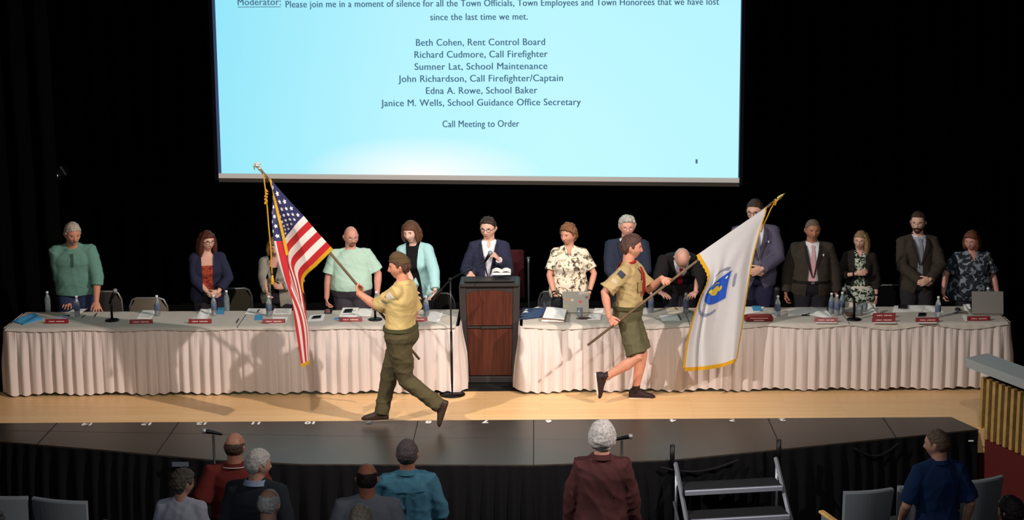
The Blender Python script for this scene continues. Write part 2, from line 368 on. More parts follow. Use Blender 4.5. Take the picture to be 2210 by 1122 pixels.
PS(framebar(sp(0, 0, 0) - Vector((.04, 0, .09)), sp(0, 1, 0) - Vector((.04, 0, 0)), .045, (-1, 0, 0)).build('black_edge', M_metalblk, screen)); PS(framebar(sp(1, 0, 0) - Vector((-.015, 0, .09)), sp(1, 1, 0) - Vector((-.015, 0, 0)), .045, (1, 0, 0)).build('black_edge', M_metalblk, screen))
M_ink = mat('slide_ink', (20, 36, 52), rough=1, spec=0, emit=(76, 112, 138), estr=.85)
def slide_line(s, x0, x1, ybase, size_px, bold=0):
    a = scr(x0, ybase + (x0 - 1037) * .004, SY - .012); b = scr(x1, ybase + (x1 - 1037) * .004, SY - .012); mid = (a + b) / 2
    o = text_curve('slide_text', s, size_px / 178.0, mid, (PI / 2, 0, 0), M_ink, screen, width=(b - a).length, sp=1.06); PS(o)
    src = o.data; m = MB(); vs0 = [v.co.copy() for v in src.vertices]; fs0 = [tuple(p.vertices) for p in src.polygons]
    for i, dx in enumerate((-.0022, 0, .0022) if len(s) > 1 else (0,)): m.add([v + Vector((dx, 0, i * .0004)) for v in vs0], fs0)      # a semi-bold weight
    me2 = bpy.data.meshes.new('slide_text'); me2.from_pydata(m.v, [], m.f); me2.materials.append(M_ink); o.data = me2; return o
slide_line('Moderator:', 513, 606, 13, 21); slide_line('Please join me in a moment of silence for all the Town Officials, Town Employees and Town Honorees that we have lost', 616, 1551, 13, 21)
slide_line('since the last time we met.', 929, 1139, 43, 21)
for s, a, b, y in (('Beth Cohen, Rent Control Board', 898, 1176, 98), ('Richard Cudmore, Call Firefighter', 894, 1181, 124), ('Sumner Lat, School Maintenance', 895, 1181, 150),
                   ('John Richardson, Call Firefighter/Captain', 861, 1216, 176), ('Edna A. Rowe, School Baker', 919, 1159, 202), ('Janice M. Wells, School Guidance Office Secretary', 823, 1254, 228),
                   ('Call Meeting to Order', 955, 1120, 274)): slide_line(s, a, b, y, 21.5)
slide_line('1', 1501, 1505.5, 351, 14)
mb = MB(); a = scr(513, 15, SY - .012); b = scr(606, 15, SY - .012); mb.box((a + b) / 2, ((b - a).length, .001, .008)); PS(mb.build('underline', M_ink, screen))

# right-hand side: slatted panel over a red wall with a grey cap
c0 = at(2118, 822, -.33); d_ = Vector((.42, -1.0, 0)).normalized()
wa = Vector((c0.x + .01, -.33, 0)); nrm = Vector((-d_.y, d_.x, 0)) * -1
if nrm.x > 0: nrm = -nrm
wb = wa + d_ * 6.0; t_ = -nrm * .2
def wallquad(z0, z1, off, th, l0=0.0, l1=6.0):
    m = MB(); a = wa + d_ * l0 + nrm * off; b = wa + d_ * l1 + nrm * off; q = [a, b, b - nrm * th, a - nrm * th]
    area2 = sum(q[i].x * q[(i + 1) % 4].y - q[(i + 1) % 4].x * q[i].y for i in range(4))
    if area2 < 0: q = q[::-1]
    m.prism([(p.x, p.y) for p in q], z0, z1); return m
tag(wallquad(-.95, -.02, 0, .2).build('wall_right', M_red), kind='structure')
pan = empty('slatted_wall_panel', wa); tag(pan, 'vertical oak slat panel under a grey sloping cap at the right edge of the stage', 'wall panel')
def PP(o): o.location = Vector(o.location) - Vector(pan.location); return o
PP(wallquad(-.06, .52, -.02, .16).build('backing_board', M_slatback, pan))
for i in range(56):
    PP(wallquad(-.09, .53, .03, .045, i * .098 + .01, i * .098 + .055).build('slat', M_slat, pan))
m = MB(); a = wa - d_ * .12
for l0, l1 in ((-.15, 6.0),):
    a = wa + d_ * l0; b = wa + d_ * l1; n_ = nrm
    prof = [(.09, .60), (.11, .70), (-.16, .72), (-.16, .66)]
    m.rings([[a + n_ * u + Vector((0, 0, z)) for u, z in prof], [b + n_ * u + Vector((0, 0, z)) for u, z in prof]], True)
PP(m.build('grey_cap', M_railgrey, pan))
for i in range(8): PP(wallquad(.52, .61, -.03, .05, .2 + i * .75, .28 + i * .75).build('cap_bracket', M_metalblk, pan))

# ---------------------------------------------------------------- tables, cloths and skirts
M_cloth = cloth('beige_tablecloth', (196, 188, 176), bump=.15, bscale=10)
M_skirt = cloth('white_pleated_skirt', (214, 202, 196), bump=.1, bscale=8, rough=.75)
M_tabtop = mat('table_laminate', (170, 160, 145), rough=.6)
TY0, TY1, TZ = 1.10, 1.86, .76
L0, L1 = wx(13, TY0, TZ), wx(984, TY0, TZ); Rr0, Rr1 = wx(1128, TY0, TZ), wx(2174, TY0, TZ)
LS = wx(513, TY0, TZ); RS1, RS2 = wx(1488, TY0, TZ), wx(1832, TY0, TZ)
def table(x0, x1, label, clabel, dk=.014):
    t = empty('folding_table', ((x0 + x1) / 2, (TY0 + TY1) / 2, 0)); tag(t, label, 'table', 'folding tables under the cloths'); h = (x1 - x0) / 2 - .02; d = (TY1 - TY0) / 2 - .03
    m = MB(); m.box((0, 0, .73), (2 * h, 2 * d, .035)); m.build('tabletop', M_tabtop, t)
    for a in (-1, 1):
        for b in (-1, 1): m = MB(); m.tube([(a * (h - .15), b * (d - .06), 0), (a * (h - .15), b * (d - .06), .713)], .014, 10); m.build('leg', M_metalgrey, t)
    c = empty('tablecloth', ((x0 + x1) / 2, (TY0 + TY1) / 2, TZ)); tag(c, clabel, 'tablecloth', 'beige cloths on the head tables')
    # top sheet with a short drop scalloped along the front
    H = (x1 - x0) / 2; D = (TY1 - TY0) / 2; n = int((x1 - x0) / .02)
    prof = [(D, -.02), (D, -.002), (D - .01, 0)] + [(D - .05 - (2 * D - .1) * i / 6, 0) for i in range(7)] + [(-D + .008, 0), (-D - .025, -.006), (-D - .045, -.02)]
    def col(i):
        x = -H + 2 * H * i / n; u = (x + H) / (2 * H); nsw = max(2, round((x1 - x0) / .95)); sw = abs(math.sin(PI * u * nsw)); drop = .004 + dk * sw ** 1.5
        ps_ = [(x, y, z + .0006 * math.sin(x * 30)) for y, z in prof]; ps_ += [(x, -D - .052 - .003 * math.sin(x * 50), -.02 - drop * .5), (x, -D - .058 - .004 * math.sin(x * 50), -.02 - drop)]; return ps_
    m = MB(); m.rings([col(i) for i in range(n + 1)], False, closed=False); m.build('top_sheet', M_cloth, c, smooth=True)
table(L0, LS - .004, 'left-hand table of the pair to the left of the lectern, hidden by its skirt', 'beige tablecloth at the left end, with the blue folder on it')
table(LS + .004, L1, 'table just left of the lectern, hidden by its skirt', 'beige tablecloth just left of the lectern, behind the striped flag')
table(Rr0, RS1 - .004, 'table just right of the lectern, hidden by its skirt', 'beige tablecloth just right of the lectern, under the open laptop with stickers', .024)
table(RS1 + .004, RS2 - .004, 'middle table of the three right of the lectern, hidden by its skirt', 'beige tablecloth behind the white flag, under the big red binder', .03)
table(RS2 + .004, Rr1, 'table at the far right end, hidden by its skirt', 'beige tablecloth at the right end, under the large grey laptop', .05)
def skirt(x0, x1, label, seed, flare_l, flare_r):
    pts = []; L = 0
    seg = [((x0, TY1), (x0, TY0)), ((x0, TY0), (x1, TY0)), ((x1, TY0), (x1, TY1))]; rnd = np.random.RandomState(seed)
    for (ax, ay), (bx, by) in seg:
        d = math.hypot(bx - ax, by - ay); n = int(d / .008); nx, ny = (by - ay) / d, -(bx - ax) / d
        for i in range(n): pts.append((ax + (bx - ax) * i / n, ay + (by - ay) * i / n, nx, ny, L + d * i / n))
        L += d
    pts.append((x1, TY1, 1, 0, L)); P = np.array(pts); l = P[:, 4]
    # gathered at the top, deeper and wider folds towards the hem
    ph = 2 * PI * l / .075 + 1.6 * np.sin(l * 2.1 + seed) + 1.1 * np.sin(l * 5.3 + 2 * seed); ph2 = 2 * PI * l / .12 + 1.8 * np.sin(l * 1.7 + seed * 3) + .9 * np.sin(l * 4.1)
    ph3 = 2 * PI * l / .021
    fold = np.abs(np.sin(ph2 / 2)) ** .8
    # soften normals at the two corners
    N = P[:, 2:4].copy()
    for k in range(12): N[1:-1] = (N[:-2] + N[1:-1] * 2 + N[2:]) / 4
    rs = []; zs = [.748, .735, .72, .70, .66, .60, .50, .38, .25, .12, .03]
    for z in zs:
        t = (.748 - z) / .72; A1 = .009 * sst(0, .05, t) * (1 - .5 * t); A2 = (.006 + .052 * sst(.0, .6, t)) * (.8 + .35 * np.sin(l * 6.1 + seed) * np.sin(l * 2.3)); A3 = .005 * sst(0, .03, t) * (1 - sst(.05, .3, t))
        off = .034 + A1 * (.5 + .5 * np.sin(ph)) + A2 * fold + A3 * np.sin(ph3)
        off = off + .07 * sst(.2, 1, t) * (flare_l * np.exp(-((l - .76) / .3) ** 2) + flare_r * np.exp(-((l - (L - .76)) / .3) ** 2))
        zz = z + (0.012 * np.sin(l * 9 + seed) * (z < .04) + .008 * (np.sin(ph2) * (z < .04)))
        rs.append([(P[i, 0] + N[i, 0] * off[i], P[i, 1] + N[i, 1] * off[i], float(zz[i]) if hasattr(zz, '__len__') else z) for i in range(len(P))])
    m = MB(); m.rings(rs[::-1], False, closed=False); o = m.build('table_skirt', M_skirt, smooth=True); tag(o, label, 'table skirt', 'white pleated table skirts'); return o
skirt(L0, L1, 'white pleated skirt around the tables left of the lectern', 3, .1, .5)
skirt(Rr0, Rr1, 'white pleated skirt around the tables right of the lectern', 8, .7, .1)

# ---------------------------------------------------------------- lectern
lec = empty('lectern', ((wx(995, 1.43, .5) + wx(1120, 1.43, .5)) / 2, 1.43, 0)); tag(lec, 'black lectern with two dark red wood front panels, standing between the tables', 'lectern')
M_lb = mat('lectern_black', (50, 46, 44), rough=.5, spec=.35); M_lw = mat('mahogany_veneer', (76, 36, 24), rough=.45, var=.25, vscale=3)
nt = M_lw.node_tree; nn = [n for n in nt.nodes if n.type == 'TEX_NOISE'][0]; mp = nt.nodes.new('ShaderNodeMapping'); mp.inputs['Scale'].default_value = (12, 12, .8); tc = [n for n in nt.nodes if n.type == 'TEX_COORD'][0]
nt.links.new(tc.outputs['Object'], mp.inputs[0]); nt.links.new(mp.outputs[0], nn.inputs['Vector'])
def lw(z): return .285 + .03 * z / 1.1
m = MB(); m.box((0, .28, .04), (.64, .58, .08), bev=.012); m.build('base', M_lb, lec)
for s in (-1, 1):
    m = MB(); m.rings([[(s * (lw(z) + a), y, z) for a, y in ((-.05, 0), (.02, 0), (.02, .5), (-.05, .5))][::s] for z in (.07, 1.14)], True); m.build('side_post', M_lb, lec)
def lpanel(z0, z1, arch, nm, y, mt, inset=0.0):
    pl = [(-lw(z0) + .05 + inset, z0), (lw(z0) - .05 - inset, z0), (lw(z1) - .05 - inset, z1)]
    if arch: pl += [((lw(z1) - .05 - inset) * math.cos(PI * t / 14), z1 + arch * math.sin(PI * t / 14)) for t in range(1, 14)]
    pl += [(-lw(z1) + .05 + inset, z1)]; m = MB(); n = len(pl)
    m.add([(x, y, z) for x, z in pl] + [(x, y + .03, z) for x, z in pl], [tuple(range(n)), tuple(range(n, 2 * n))[::-1]] + [(i, n + i, n + (i + 1) % n, (i + 1) % n) for i in range(n)]); return m.build(nm, mt, lec)
lpanel(.1, 1.14, 0, 'front_board', .012, M_lb)
lpanel(.095, .645, 0, 'lower_panel', -.004, M_lw, .006); lpanel(.685, 1.04, .055, 'upper_panel', -.004, M_lw, .006)
m = MB(); m.box((0, -.006, .665), (.5, .02, .022), bev=.004); m.box((0, -.016, .665), (.2, .016, .028), bev=.004); m.build('cross_rail', M_lb, lec)
m = MB(); m.box((0, .19, 1.155), (.665, .44, .04), bev=.015); m.build('top', M_lb, lec)
m = MB(); m.box((0, .2, 1.182), (.56, .34, .016), rot=Matrix.Rotation(R(-4), 3, 'X'), bev=.006); m.build('reading_shelf', M_lb, lec)
mat_ = MB(); xa, xb = wx(930, 1.2, 0), wx(1165, 1.2, 0); mat_.box(((xa + xb) / 2, 1.62, .006), (xb - xa - .02, .98, .012), bev=.004); tag(mat_.build('floor_mat', mat('black_mat', (16, 15, 15), rough=.9)), 'thin black mat on the wooden floor under the lectern', 'mat')
lec.location.z = .012; lec.scale = (1, 1, .965)
# ================================================================ PEOPLE
def rx(a): return Matrix.Rotation(R(a), 3, 'X')
def ry(a): return Matrix.Rotation(R(a), 3, 'Y')
def rz(a): return Matrix.Rotation(R(a), 3, 'Z')
def skinmat(name, c): return mat('skin_' + name, c, rough=.5, spec=.35, var=.05, vscale=30, bump=.04, bscale=180)
def lipmat(name, c): return mat('lips_' + name, c, rough=.45)
def hairmat(name, c):
    m = mat('hair_' + name, c, rough=.62, spec=.3, var=.3, vscale=60, bump=.3, bscale=70); return m
M_eye = mat('eye_white', (170, 150, 142), rough=.3); M_iris = mat('eye_iris', (34, 24, 20), rough=.2)
M_specs = mat('spectacle_frame', (24, 20, 20), rough=.3); M_specwire = mat('spectacle_wire', (120, 100, 80), rough=.3, metal=.6)
M_lens = mat('spectacle_lens', (250, 250, 250), rough=.3, alpha=.05, spec=0)
M_shoe = mat('black_leather', (22, 20, 20), rough=.45); M_sole = mat('pale_sole', (205, 200, 192), rough=.7); M_belt = mat('belt_leather', (26, 22, 20), rough=.5)

# --- torso shape at rest: height above the floor -> half width, half depth front, half depth back (for 1.75 m)
TZ_ = [.80, .86, .93, 1.00, 1.08, 1.16, 1.24, 1.32, 1.38, 1.425, 1.46, 1.50]
MALE = dict(a=[.135, .168, .172, .163, .157, .162, .170, .176, .166, .130, .078, .058], f=[.09, .105, .11, .108, .105, .108, .115, .118, .105, .082, .06, .052], b=[.10, .122, .125, .108, .092, .095, .106, .112, .102, .085, .07, .058])
FEM = dict(a=[.14, .176, .18, .165, .146, .145, .152, .156, .148, .115, .066, .050], f=[.088, .10, .105, .104, .10, .104, .128, .122, .095, .07, .052, .045], b=[.10, .125, .128, .105, .085, .086, .095, .10, .092, .075, .062, .05])
def prof(B, z):
    p = FEM if B.get('fem') else MALE; k = B.get('w', 1.0); fat = B.get('fat', 0.0)
    a = np.interp(z, TZ_, p['a']); f = np.interp(z, TZ_, p['f']); b = np.interp(z, TZ_, p['b'])
    low = math.exp(-((z - 1.06) / .17) ** 2); a = a * (1 + (k - 1) * (1 if z < 1.44 else .4)) + fat * .55 * low; f = f * (1 + (k - 1) * .5) + fat * low; b = b * (1 + (k - 1) * .5) + fat * .25 * low
    if B.get('fem'): f += B.get('bust', .02) * math.exp(-((z - 1.25) / .065) ** 2)
    return a, f, b
def torso_rings(B, z0, z1, t=0.0, n=22, seg=36, flare=0.0, ttop=None):
    rs = []
    for i in range(n + 1):
        z = z0 + (z1 - z0) * i / n; a, f, b = prof(B, z); tt = t if ttop is None else t + (ttop - t) * sst(1.3, 1.5, z)
        fl = flare * (1 - sst(z0, z0 + .35, z)); a += tt + fl; f += tt + fl * .8; b += tt + fl * .8; r = []
        for j in range(seg):
            c, s = math.cos(2 * PI * j / seg), math.sin(2 * PI * j / seg); e = 2 / 2.5
            x = a * math.copysign(abs(c) ** e, c); y = (b if s > 0 else f) * math.copysign(abs(s) ** e, s); r.append(Vector((x, y, z)))
        rs.append(r)
    return rs
def front(B, x, z, t):                  # the y of the chest front at x, z
    a, f, b = prof(B, z); u = min(1, abs(x) / (a + t)); return -(f + t) * (1 - u ** 2.5) ** (1 / 2.5)
def backy(B, x, z, t):
    a, f, b = prof(B, z); u = min(1, abs(x) / (a + t)); return (b + t) * (1 - u ** 2.5) ** (1 / 2.5)

def ik(a, c, l1, l2, hint):
    a, c = Vector(a), Vector(c); d = c - a; L = d.length; m = (l1 + l2) * .995
    if L > m: c = a + d * (m / L); d = c - a; L = m
    L = max(L, abs(l1 - l2) + .02); x = (l1 * l1 - l2 * l2 + L * L) / (2 * L); h = math.sqrt(max(0, l1 * l1 - x * x)); u = d.normalized(); hv = Vector(hint); hv = (hv - u * hv.dot(u)).normalized()
    return a + u * x + hv * h, c

# --- head: a sphere grid pushed into skull, jaw, brow, nose, lips; face looks along -y
def head_points(H, k=1.0, off=None, nu=80, nv=64):
    th = np.linspace(0.03, PI - .03, nv)[:, None]; ph = np.linspace(0, 2 * PI, nu, endpoint=False)[None, :]
    ux = np.sin(th) * np.cos(ph); uy = np.sin(th) * np.sin(ph); uz = np.cos(th) * np.ones_like(ph)
    e = .92; x = .076 * np.sign(ux) * np.abs(ux) ** e; y = .097 * uy; z = .119 * uz
    fw = H.get('w', 1.0); x = x * fw
    j = sst(-.015, -.105, z); x = x * (1 - .34 * j * H.get('jaw', 1.0)); yb = np.where(y > 0, y * (1 - .62 * j), y * (1 - .06 * j)); y = yb + .006 * j * (y > 0)
    y = np.where((y > 0) & (z > -.02), y * 1.04, y)
    fr = (uy < 0)
    y = np.where(fr & (np.abs(x) < .07), y + .010 * sst(.2, 1, -uy) * sst(.0, .1, np.abs(z - .0)) * 0, y)
    g = lambda cx, cz, sx, sz: np.exp(-((np.abs(x) - cx) / sx) ** 2 - ((z - cz) / sz) ** 2) * fr
    y = y + .0105 * g(.031, .004, .016, .012) - .004 * g(.028, .028, .022, .009) - .004 * g(.043, -.028, .018, .02)
    n0 = np.where(z > -.036, np.clip((.022 - z) / .058, 0, 1), np.clip(1 - (-.036 - z) / .013, 0, 1)) ** 1.15
    ns = H.get('nose', 1.0); y = y - (.027 * ns * n0 * np.exp(-(x / (.0075 + .006 * n0)) ** 2)) * fr
    y = y - .0055 * np.exp(-(x / .021) ** 2 - ((z + .060) / .006) ** 2) * fr - .006 * np.exp(-(x / .019) ** 2 - ((z + .074) / .0065) ** 2) * fr + .003 * np.exp(-(x / .022) ** 2 - ((z + .067) / .003) ** 2) * fr
    y = y - .007 * np.exp(-(x / .022) ** 2 - ((z + .098) / .014) ** 2) * fr
    dc = H.get('chub', 0.0)
    x = x * (1 + dc * .16 * np.exp(-((z + .055) / .045) ** 2)); y = y - dc * .01 * fr * np.exp(-((z + .09) / .03) ** 2)
    P = np.stack([x, y, z], -1)
    if off is not None:
        nr = np.stack([x / .076, y / .097 * 1.0, z / .119], -1); nr = nr / np.linalg.norm(nr, axis=-1, keepdims=True); P = P + nr * off(x, y, z)[..., None]
    return P * k
def add_grid_ball(mb, P, M, c):
    nv, nu, _ = P.shape; A = np.array(M) @ P.reshape(-1, 3).T; A = A.T + np.array(c); fs = []
    for i in range(nv - 1):
        for j in range(nu): fs.append((i * nu + j, (i + 1) * nu + j, (i + 1) * nu + (j + 1) % nu, i * nu + (j + 1) % nu))
    fs.append(tuple(range(nu))); fs.append(tuple((nv - 1) * nu + j for j in range(nu))[::-1]); mb.add(A.tolist(), fs)
def add_hand(mb, w, d, n, side, spec, k):
    """palm, four fingers and a thumb. w wrist, d pointing direction, n palm normal; side +1: thumb on n x d side"""
    d = d.normalized(); n = (n - d * n.dot(d)).normalized(); t = n.cross(d) * side; curl = spec.get('curl', 25); spr = spec.get('spread', 4)
    rs = []
    for u, hw, hh in ((-.012, .024, .018), (.012, .028, .016), (.045, .037, .016), (.078, .041, .0145), (.094, .038, .011)):
        c = w + d * u * k; rs.append([c + t * (hw * k * math.copysign(abs(math.cos(a)) ** .8, math.cos(a))) + n * (hh * k * math.sin(a)) for a in [2 * PI * j / 14 for j in range(14)]])
    mb.rings(rs, True)
    for i, (o, ln, c0) in enumerate(((.031, .072, 0), (.0105, .081, .004), (-.0105, .075, .002), (-.031, .058, -.008))):
        p = w + d * (.088 + c0) * k + t * o * k; dd = Matrix.Rotation(R(spr * (1.5 - i)) * side, 3, n) @ d; ax = dd.cross(n); pts = [p - d * .012 * k]; a = R(curl) * .8
        for q, fr in enumerate((.44, .31, .25)):
            dd = Matrix.Rotation(a, 3, ax) @ dd; pts.append(pts[-1] + dd * (ln * fr + (.012 if q == 0 else 0)) * k); a = R(curl) * (1.0 if q == 0 else .7)
        mb.tube(pts, [.0095 * k, .009 * k, .0083 * k, .0072 * k], 10, rnd=True)
    ta = spec.get('thumb', 42); p = w + d * .02 * k + t * .024 * k; dd = (d * math.cos(R(ta)) + t * math.sin(R(ta)) + n * spec.get('topp', .25)).normalized()
    p2 = p + dd * .04 * k; d2 = (dd + d * .45 + n * (.35 + curl / 90)).normalized(); p3 = p2 + d2 * .032 * k; d3 = (d2 + d * .2 + n * curl / 90 - t * .3).normalized()
    mb.tube([p, p2, p3, p3 + d3 * .024 * k], [.0135 * k, .0115 * k, .0098 * k, .008 * k], 10, rnd=True)

def az_line(x, y, pts): return np.interp(np.arctan2(np.abs(x), -y), [p[0] for p in pts], [p[1] for p in pts])
def hair_off(style):
    front_h = style.get('front', .066); T = style.get('T', .014); top = style.get('top', 1.0); sd = style.get('seed', 1); nz = style.get('noise', .004)
    side = style.get('side', .012); nape = style.get('nape', -.075)
    line = [(0, front_h), (.45, front_h - .004), (.8, front_h - .014 + style.get('temple', 0)), (1.1, .03 + style.get('temple', 0) * .5), (1.3, style.get('burn', -.012)), (1.5, .006 if not style.get('cover') else -.08), (1.75, .02 if not style.get('cover') else -.09), (1.95, -.03), (2.4, nape), (PI, nape)]
    bald = style.get('bald', None)
    def f(x, y, z):
        l = az_line(x, y, line); reg = np.clip((z - l) / .014 + .5, 0, 1)
        if bald:      # bare crown: hair only below this level, unless it is a partial crown patch
            bt = np.interp(np.arctan2(np.abs(x), -y), [0, .9, 1.5, 2.3, PI], bald); reg = reg * np.clip((bt - z) / .014 + .5, 0, 1)
        reg = sst(0, 1, reg)
        u = np.clip((z + .0) / .11, 0, 1); th = T * (u * top + (1 - u)) if True else T; th = th + side * 0
        r = np.random.RandomState(sd); d = 0
        for q in range(6): v = r.randn(3) * style.get('freq', 90); d = d + np.sin(x * v[0] + y * v[1] + z * v[2] + r.rand() * 6)
        sw = style.get('sweep', 0.0); th = th + sw * .012 * np.exp(-((z - .085) / .03) ** 2) * (y < .02)
        return -.012 + reg * (.012 + th + nz * d / 2.0)
    return f

def person(label, loc, h=1.75, yaw=0.0, name='person', group=None, build=None, lean=0, side=0, twist=0, head=(0, 0, 0), arms=None, legs=None, skin='fair', skincol=(222, 168, 142), top=None, jacket=None,
           bottom=None, shoes=True, hair=None, face=None, hs=1.06, vox=.0055, cvox=.009, ph=0.0, extras=None, bend=0, neck=0.0, crouch=None):
    B = dict(build or {}); k = h / 1.75; face = dict(face or {}); root = empty(name, loc, R(yaw)); tag(root, label, 'person', group); Yi = rz(-yaw); L0_ = Vector(loc)
    def loc_pt(p): return Yi @ (Vector(p) - L0_)
    Rc = rz(twist) @ rx(lean) @ ry(side); Rp = rz(twist * .4) @ rx(lean * .15); piv = Vector((0, 0, .99)); Rb = Rc @ rx(bend)
    def T(p):
        p = Vector(p); A = Rp @ (p - Vector((0, 0, .93))) + Vector((0, 0, .93)); Bc = Rc @ (p - piv) + piv; wgt = float(sst(.93, 1.12, p.z)); q = A.lerp(Bc, wgt)
        if bend:
            pb = Vector((0, 0, 1.2)); Cc = Rc @ (pb - piv) + piv + Rb @ (p - pb); q = q.lerp(Cc, float(sst(1.12, 1.34, p.z)))
        return (q + Vector((0, 0, ph))) * k
    Rt = Rb if bend else Rc
    sw = B.get('sh', 1.0) * (.92 if B.get('fem') else 1.0); SH = {s: Vector((s * .170 * sw, .005, 1.400 + B.get('shz', 0))) for s in (-1, 1)}
    nk = Vector((0, .012, 1.47)); nb = T(nk); Rh = rz(head[0]) @ rx(head[1]) @ ry(head[2]); npv = T((0, .004, 1.525 + neck)); hc = npv + Rh @ Vector((0, -.016, .098)) * k * hs
    kh = k * hs
    # ---- skin: one continuous body
    mb = MB(); mb.rings([[T(p) for p in r] for r in torso_rings(B, .885, 1.5, -.008)], True)
    nr = (.052 if B.get('fem') else .061) * (1 + B.get('fat', 0) * 1.4) * k; mb.tube([T((0, .0, 1.42)), nb, npv, hc + Rh @ Vector((0, .018, -.03)) * kh], [nr * .9, nr * .98, nr * .97, nr * .95], 18)
    P = head_points(face, kh); add_grid_ball(mb, P, Rh, hc)
    for s in (-1, 1):
        e = hc + Rh @ Vector((s * .077 * face.get('w', 1), .008, -.006)) * kh; E = Rh @ rz(s * -18) @ ry(s * 6)
        mb.ball(e, (.009 * kh, .017 * kh, .030 * kh), E, 12, 8); mb.ball(e + E @ Vector((s * .006, .008, .006)) * kh, (.006 * kh, .012 * kh, .022 * kh), E, 10, 6)
    J = {}
    for s in (-1, 1):
        A = (arms or {}).get(s, {}); sh = T(SH[s]); wt = A.get('w', None)
        if wt is None: wt = Vector((s * (.235 + B.get('fat', 0) * .5) * 1.0, -.02, .87)) * k; wt.z += ph * k
        elif len(wt) == 4: wt = loc_pt(wt[1:])
        else: wt = Vector(wt) * k
        u1, u2 = .29 * k * A.get('len', 1), .255 * k * A.get('len', 1); el, wt = ik(sh, wt, u1, u2, A.get('hint', (s * .5, .8, -.2)))
        if 'e' in A: el = loc_pt(A['e'][1:])
        f = B.get('arm', 1.0) * (.86 if B.get('fem') else 1.0); J[s] = (sh, el, wt); up = (el - sh); fo = (wt - el)
        mb.tube([sh, sh + up * .35, sh + up * .8, el, el + fo * .3, el + fo * .75, wt], [.056 * k * f, .050 * k * f, .041 * k * f, .039 * k * f, .040 * k * f, .030 * k * f, .0255 * k * f], 14, rnd=True)
        hd = A.get('hd', None); hd = fo if hd is None else (Yi @ Vector(hd[1:]) if len(hd) == 4 else Vector(hd)); pn = A.get('pn', (-s, 0, 0)); pn = Yi @ Vector(pn[1:]) if len(pn) == 4 else Vector(pn)
        hd = hd.normalized(); pn = (pn - hd * pn.dot(hd)); pn = pn.normalized() if pn.length > .05 else hd.orthogonal().normalized()
        # thumb towards the given direction
        tv = A.get('th', (0, -1, .2)); tv = Yi @ Vector(tv[1:]) if len(tv) == 4 else Vector(tv); sd_ = 1 if pn.cross(hd).dot(tv) > 0 else -1
        add_hand(mb, wt, hd, pn, sd_, A, k * (.93 if B.get('fem') else 1.03))
    LJ = {}
    for s in (-1, 1):
        G = (legs or {}).get(s, {}); hip = (Rp @ Vector((s * .088, .0, -.03)) + Vector((0, 0, .93 + ph))) * k; an = G.get('a', None)
        if an is None: an = Vector((s * .115, .03, .085)) * k
        elif len(an) == 4: an = loc_pt(an[1:])
        else: an = Vector(an) * k
        kn, an = ik(hip, an, .43 * k, .42 * k, G.get('hint', (0, -1, 0)))
        if 'k' in G: kn = loc_pt(G['k'][1:])
        fd = G.get('fd', (s * .18, -1, 0)); fd = (Yi @ Vector(fd[1:]) if len(fd) == 4 else Vector(fd)).normalized(); LJ[s] = (hip, kn, an, fd, G)
        f = B.get('leg', 1.0); mb.tube([hip, hip.lerp(kn, .5), kn, kn.lerp(an, .3), kn.lerp(an, .75), an], [.088 * k * f, .072 * k * f, .052 * k * f, .054 * k * f, .038 * k * f, .033 * k * f], 16, rnd=True)
        upf = (kn - an).normalized(); nf = (upf - fd * upf.dot(fd)).normalized(); mb.tube([an, an + fd * .05 * k - nf * .042 * k, an + fd * .13 * k - nf * .056 * k], [.033 * k, .024 * k, .017 * k], 10, rnd=True)
    V, Q, N = fused(mb, vox * k, 2, .45)
    # lips and face details by where they sit on the head
    RhT = np.array(Rh.transposed()); C = V[Q].mean(1); Lh = (RhT @ (C - np.array(hc)).T).T / kh
    lips = (np.abs(Lh[:, 0]) < .024) & (Lh[:, 2] < -.054) & (Lh[:, 2] > -.081) & (Lh[:, 1] < -.05) & (((Lh[:, 0] / .024) ** 2 + ((Lh[:, 2] + .0675) / .0115) ** 2) < 1)
    sm = skinmat(skin, skincol); lc = [int(c * f_) for c, f_ in zip(skincol, (.84, .66, .66))]
    body = mesh_obj('body', V, Q, [sm, lipmat(skin, lc)], root, lips.astype(int))
    def Hh(x, y, z): return hc + Rh @ Vector((x, y, z)) * kh
    if not face.get('back'):
        for s in (-1, 1):
            m = MB(); m.ball(Hh(s * .031, -.0725, .003), (.0125 * kh, .010 * kh, .0062 * kh), Rh, 14, 10); m.ball(Hh(s * .031 + face.get('gaze', 0) * .004, -.0815, .003), (.0075 * kh, .0032 * kh, .0068 * kh), Rh, 10, 8, mi=1); m.build('eye', [M_eye, M_iris], root, smooth=True)
            bc = face.get('brow', (80, 56, 44)); m = MB(); m.tube([Hh(s * .014, -.0905, .019), Hh(s * .03, -.090, .0245), Hh(s * .046, -.080, .019)], [.0028 * kh, .0036 * kh, .0022 * kh], 8, rnd=True); m.build('eyebrow', hairmat('brow_%d_%d_%d' % tuple(bc), bc), root, smooth=True)
    if face.get('glasses'):
        gm = M_specs if face['glasses'] == 'dark' else M_specwire; tr = (.0026 if face['glasses'] == 'dark' else .0014) * kh; g = MB()
        for s in (-1, 1):
            g.tube([Hh(s * .033 + .022 * math.cos(a), -.099 + .010 * (abs(s * .033 + .022 * math.cos(a)) / .055) ** 2, .0 + .017 * math.sin(a)) for a in [2 * PI * q / 16 for q in range(17)]], tr, 6)
            g.tube([Hh(s * .055, -.089, .004), Hh(s * .074, -.06, .005), Hh(s * .082, .0, .004), Hh(s * .080, .012, -.006)], tr, 6)
        g.tube([Hh(-.011, -.099, .004), Hh(0, -.103, .007), Hh(.011, -.099, .004)], tr, 6); go = g.build('spectacles', gm, root, smooth=True)
        for s in (-1, 1): m = MB(); m.ball(Hh(s * .033, -.0955, 0), (.021 * kh, .0008, .016 * kh), Rh @ rz(s * 9), 14, 6); m.build('lens', M_lens, go)
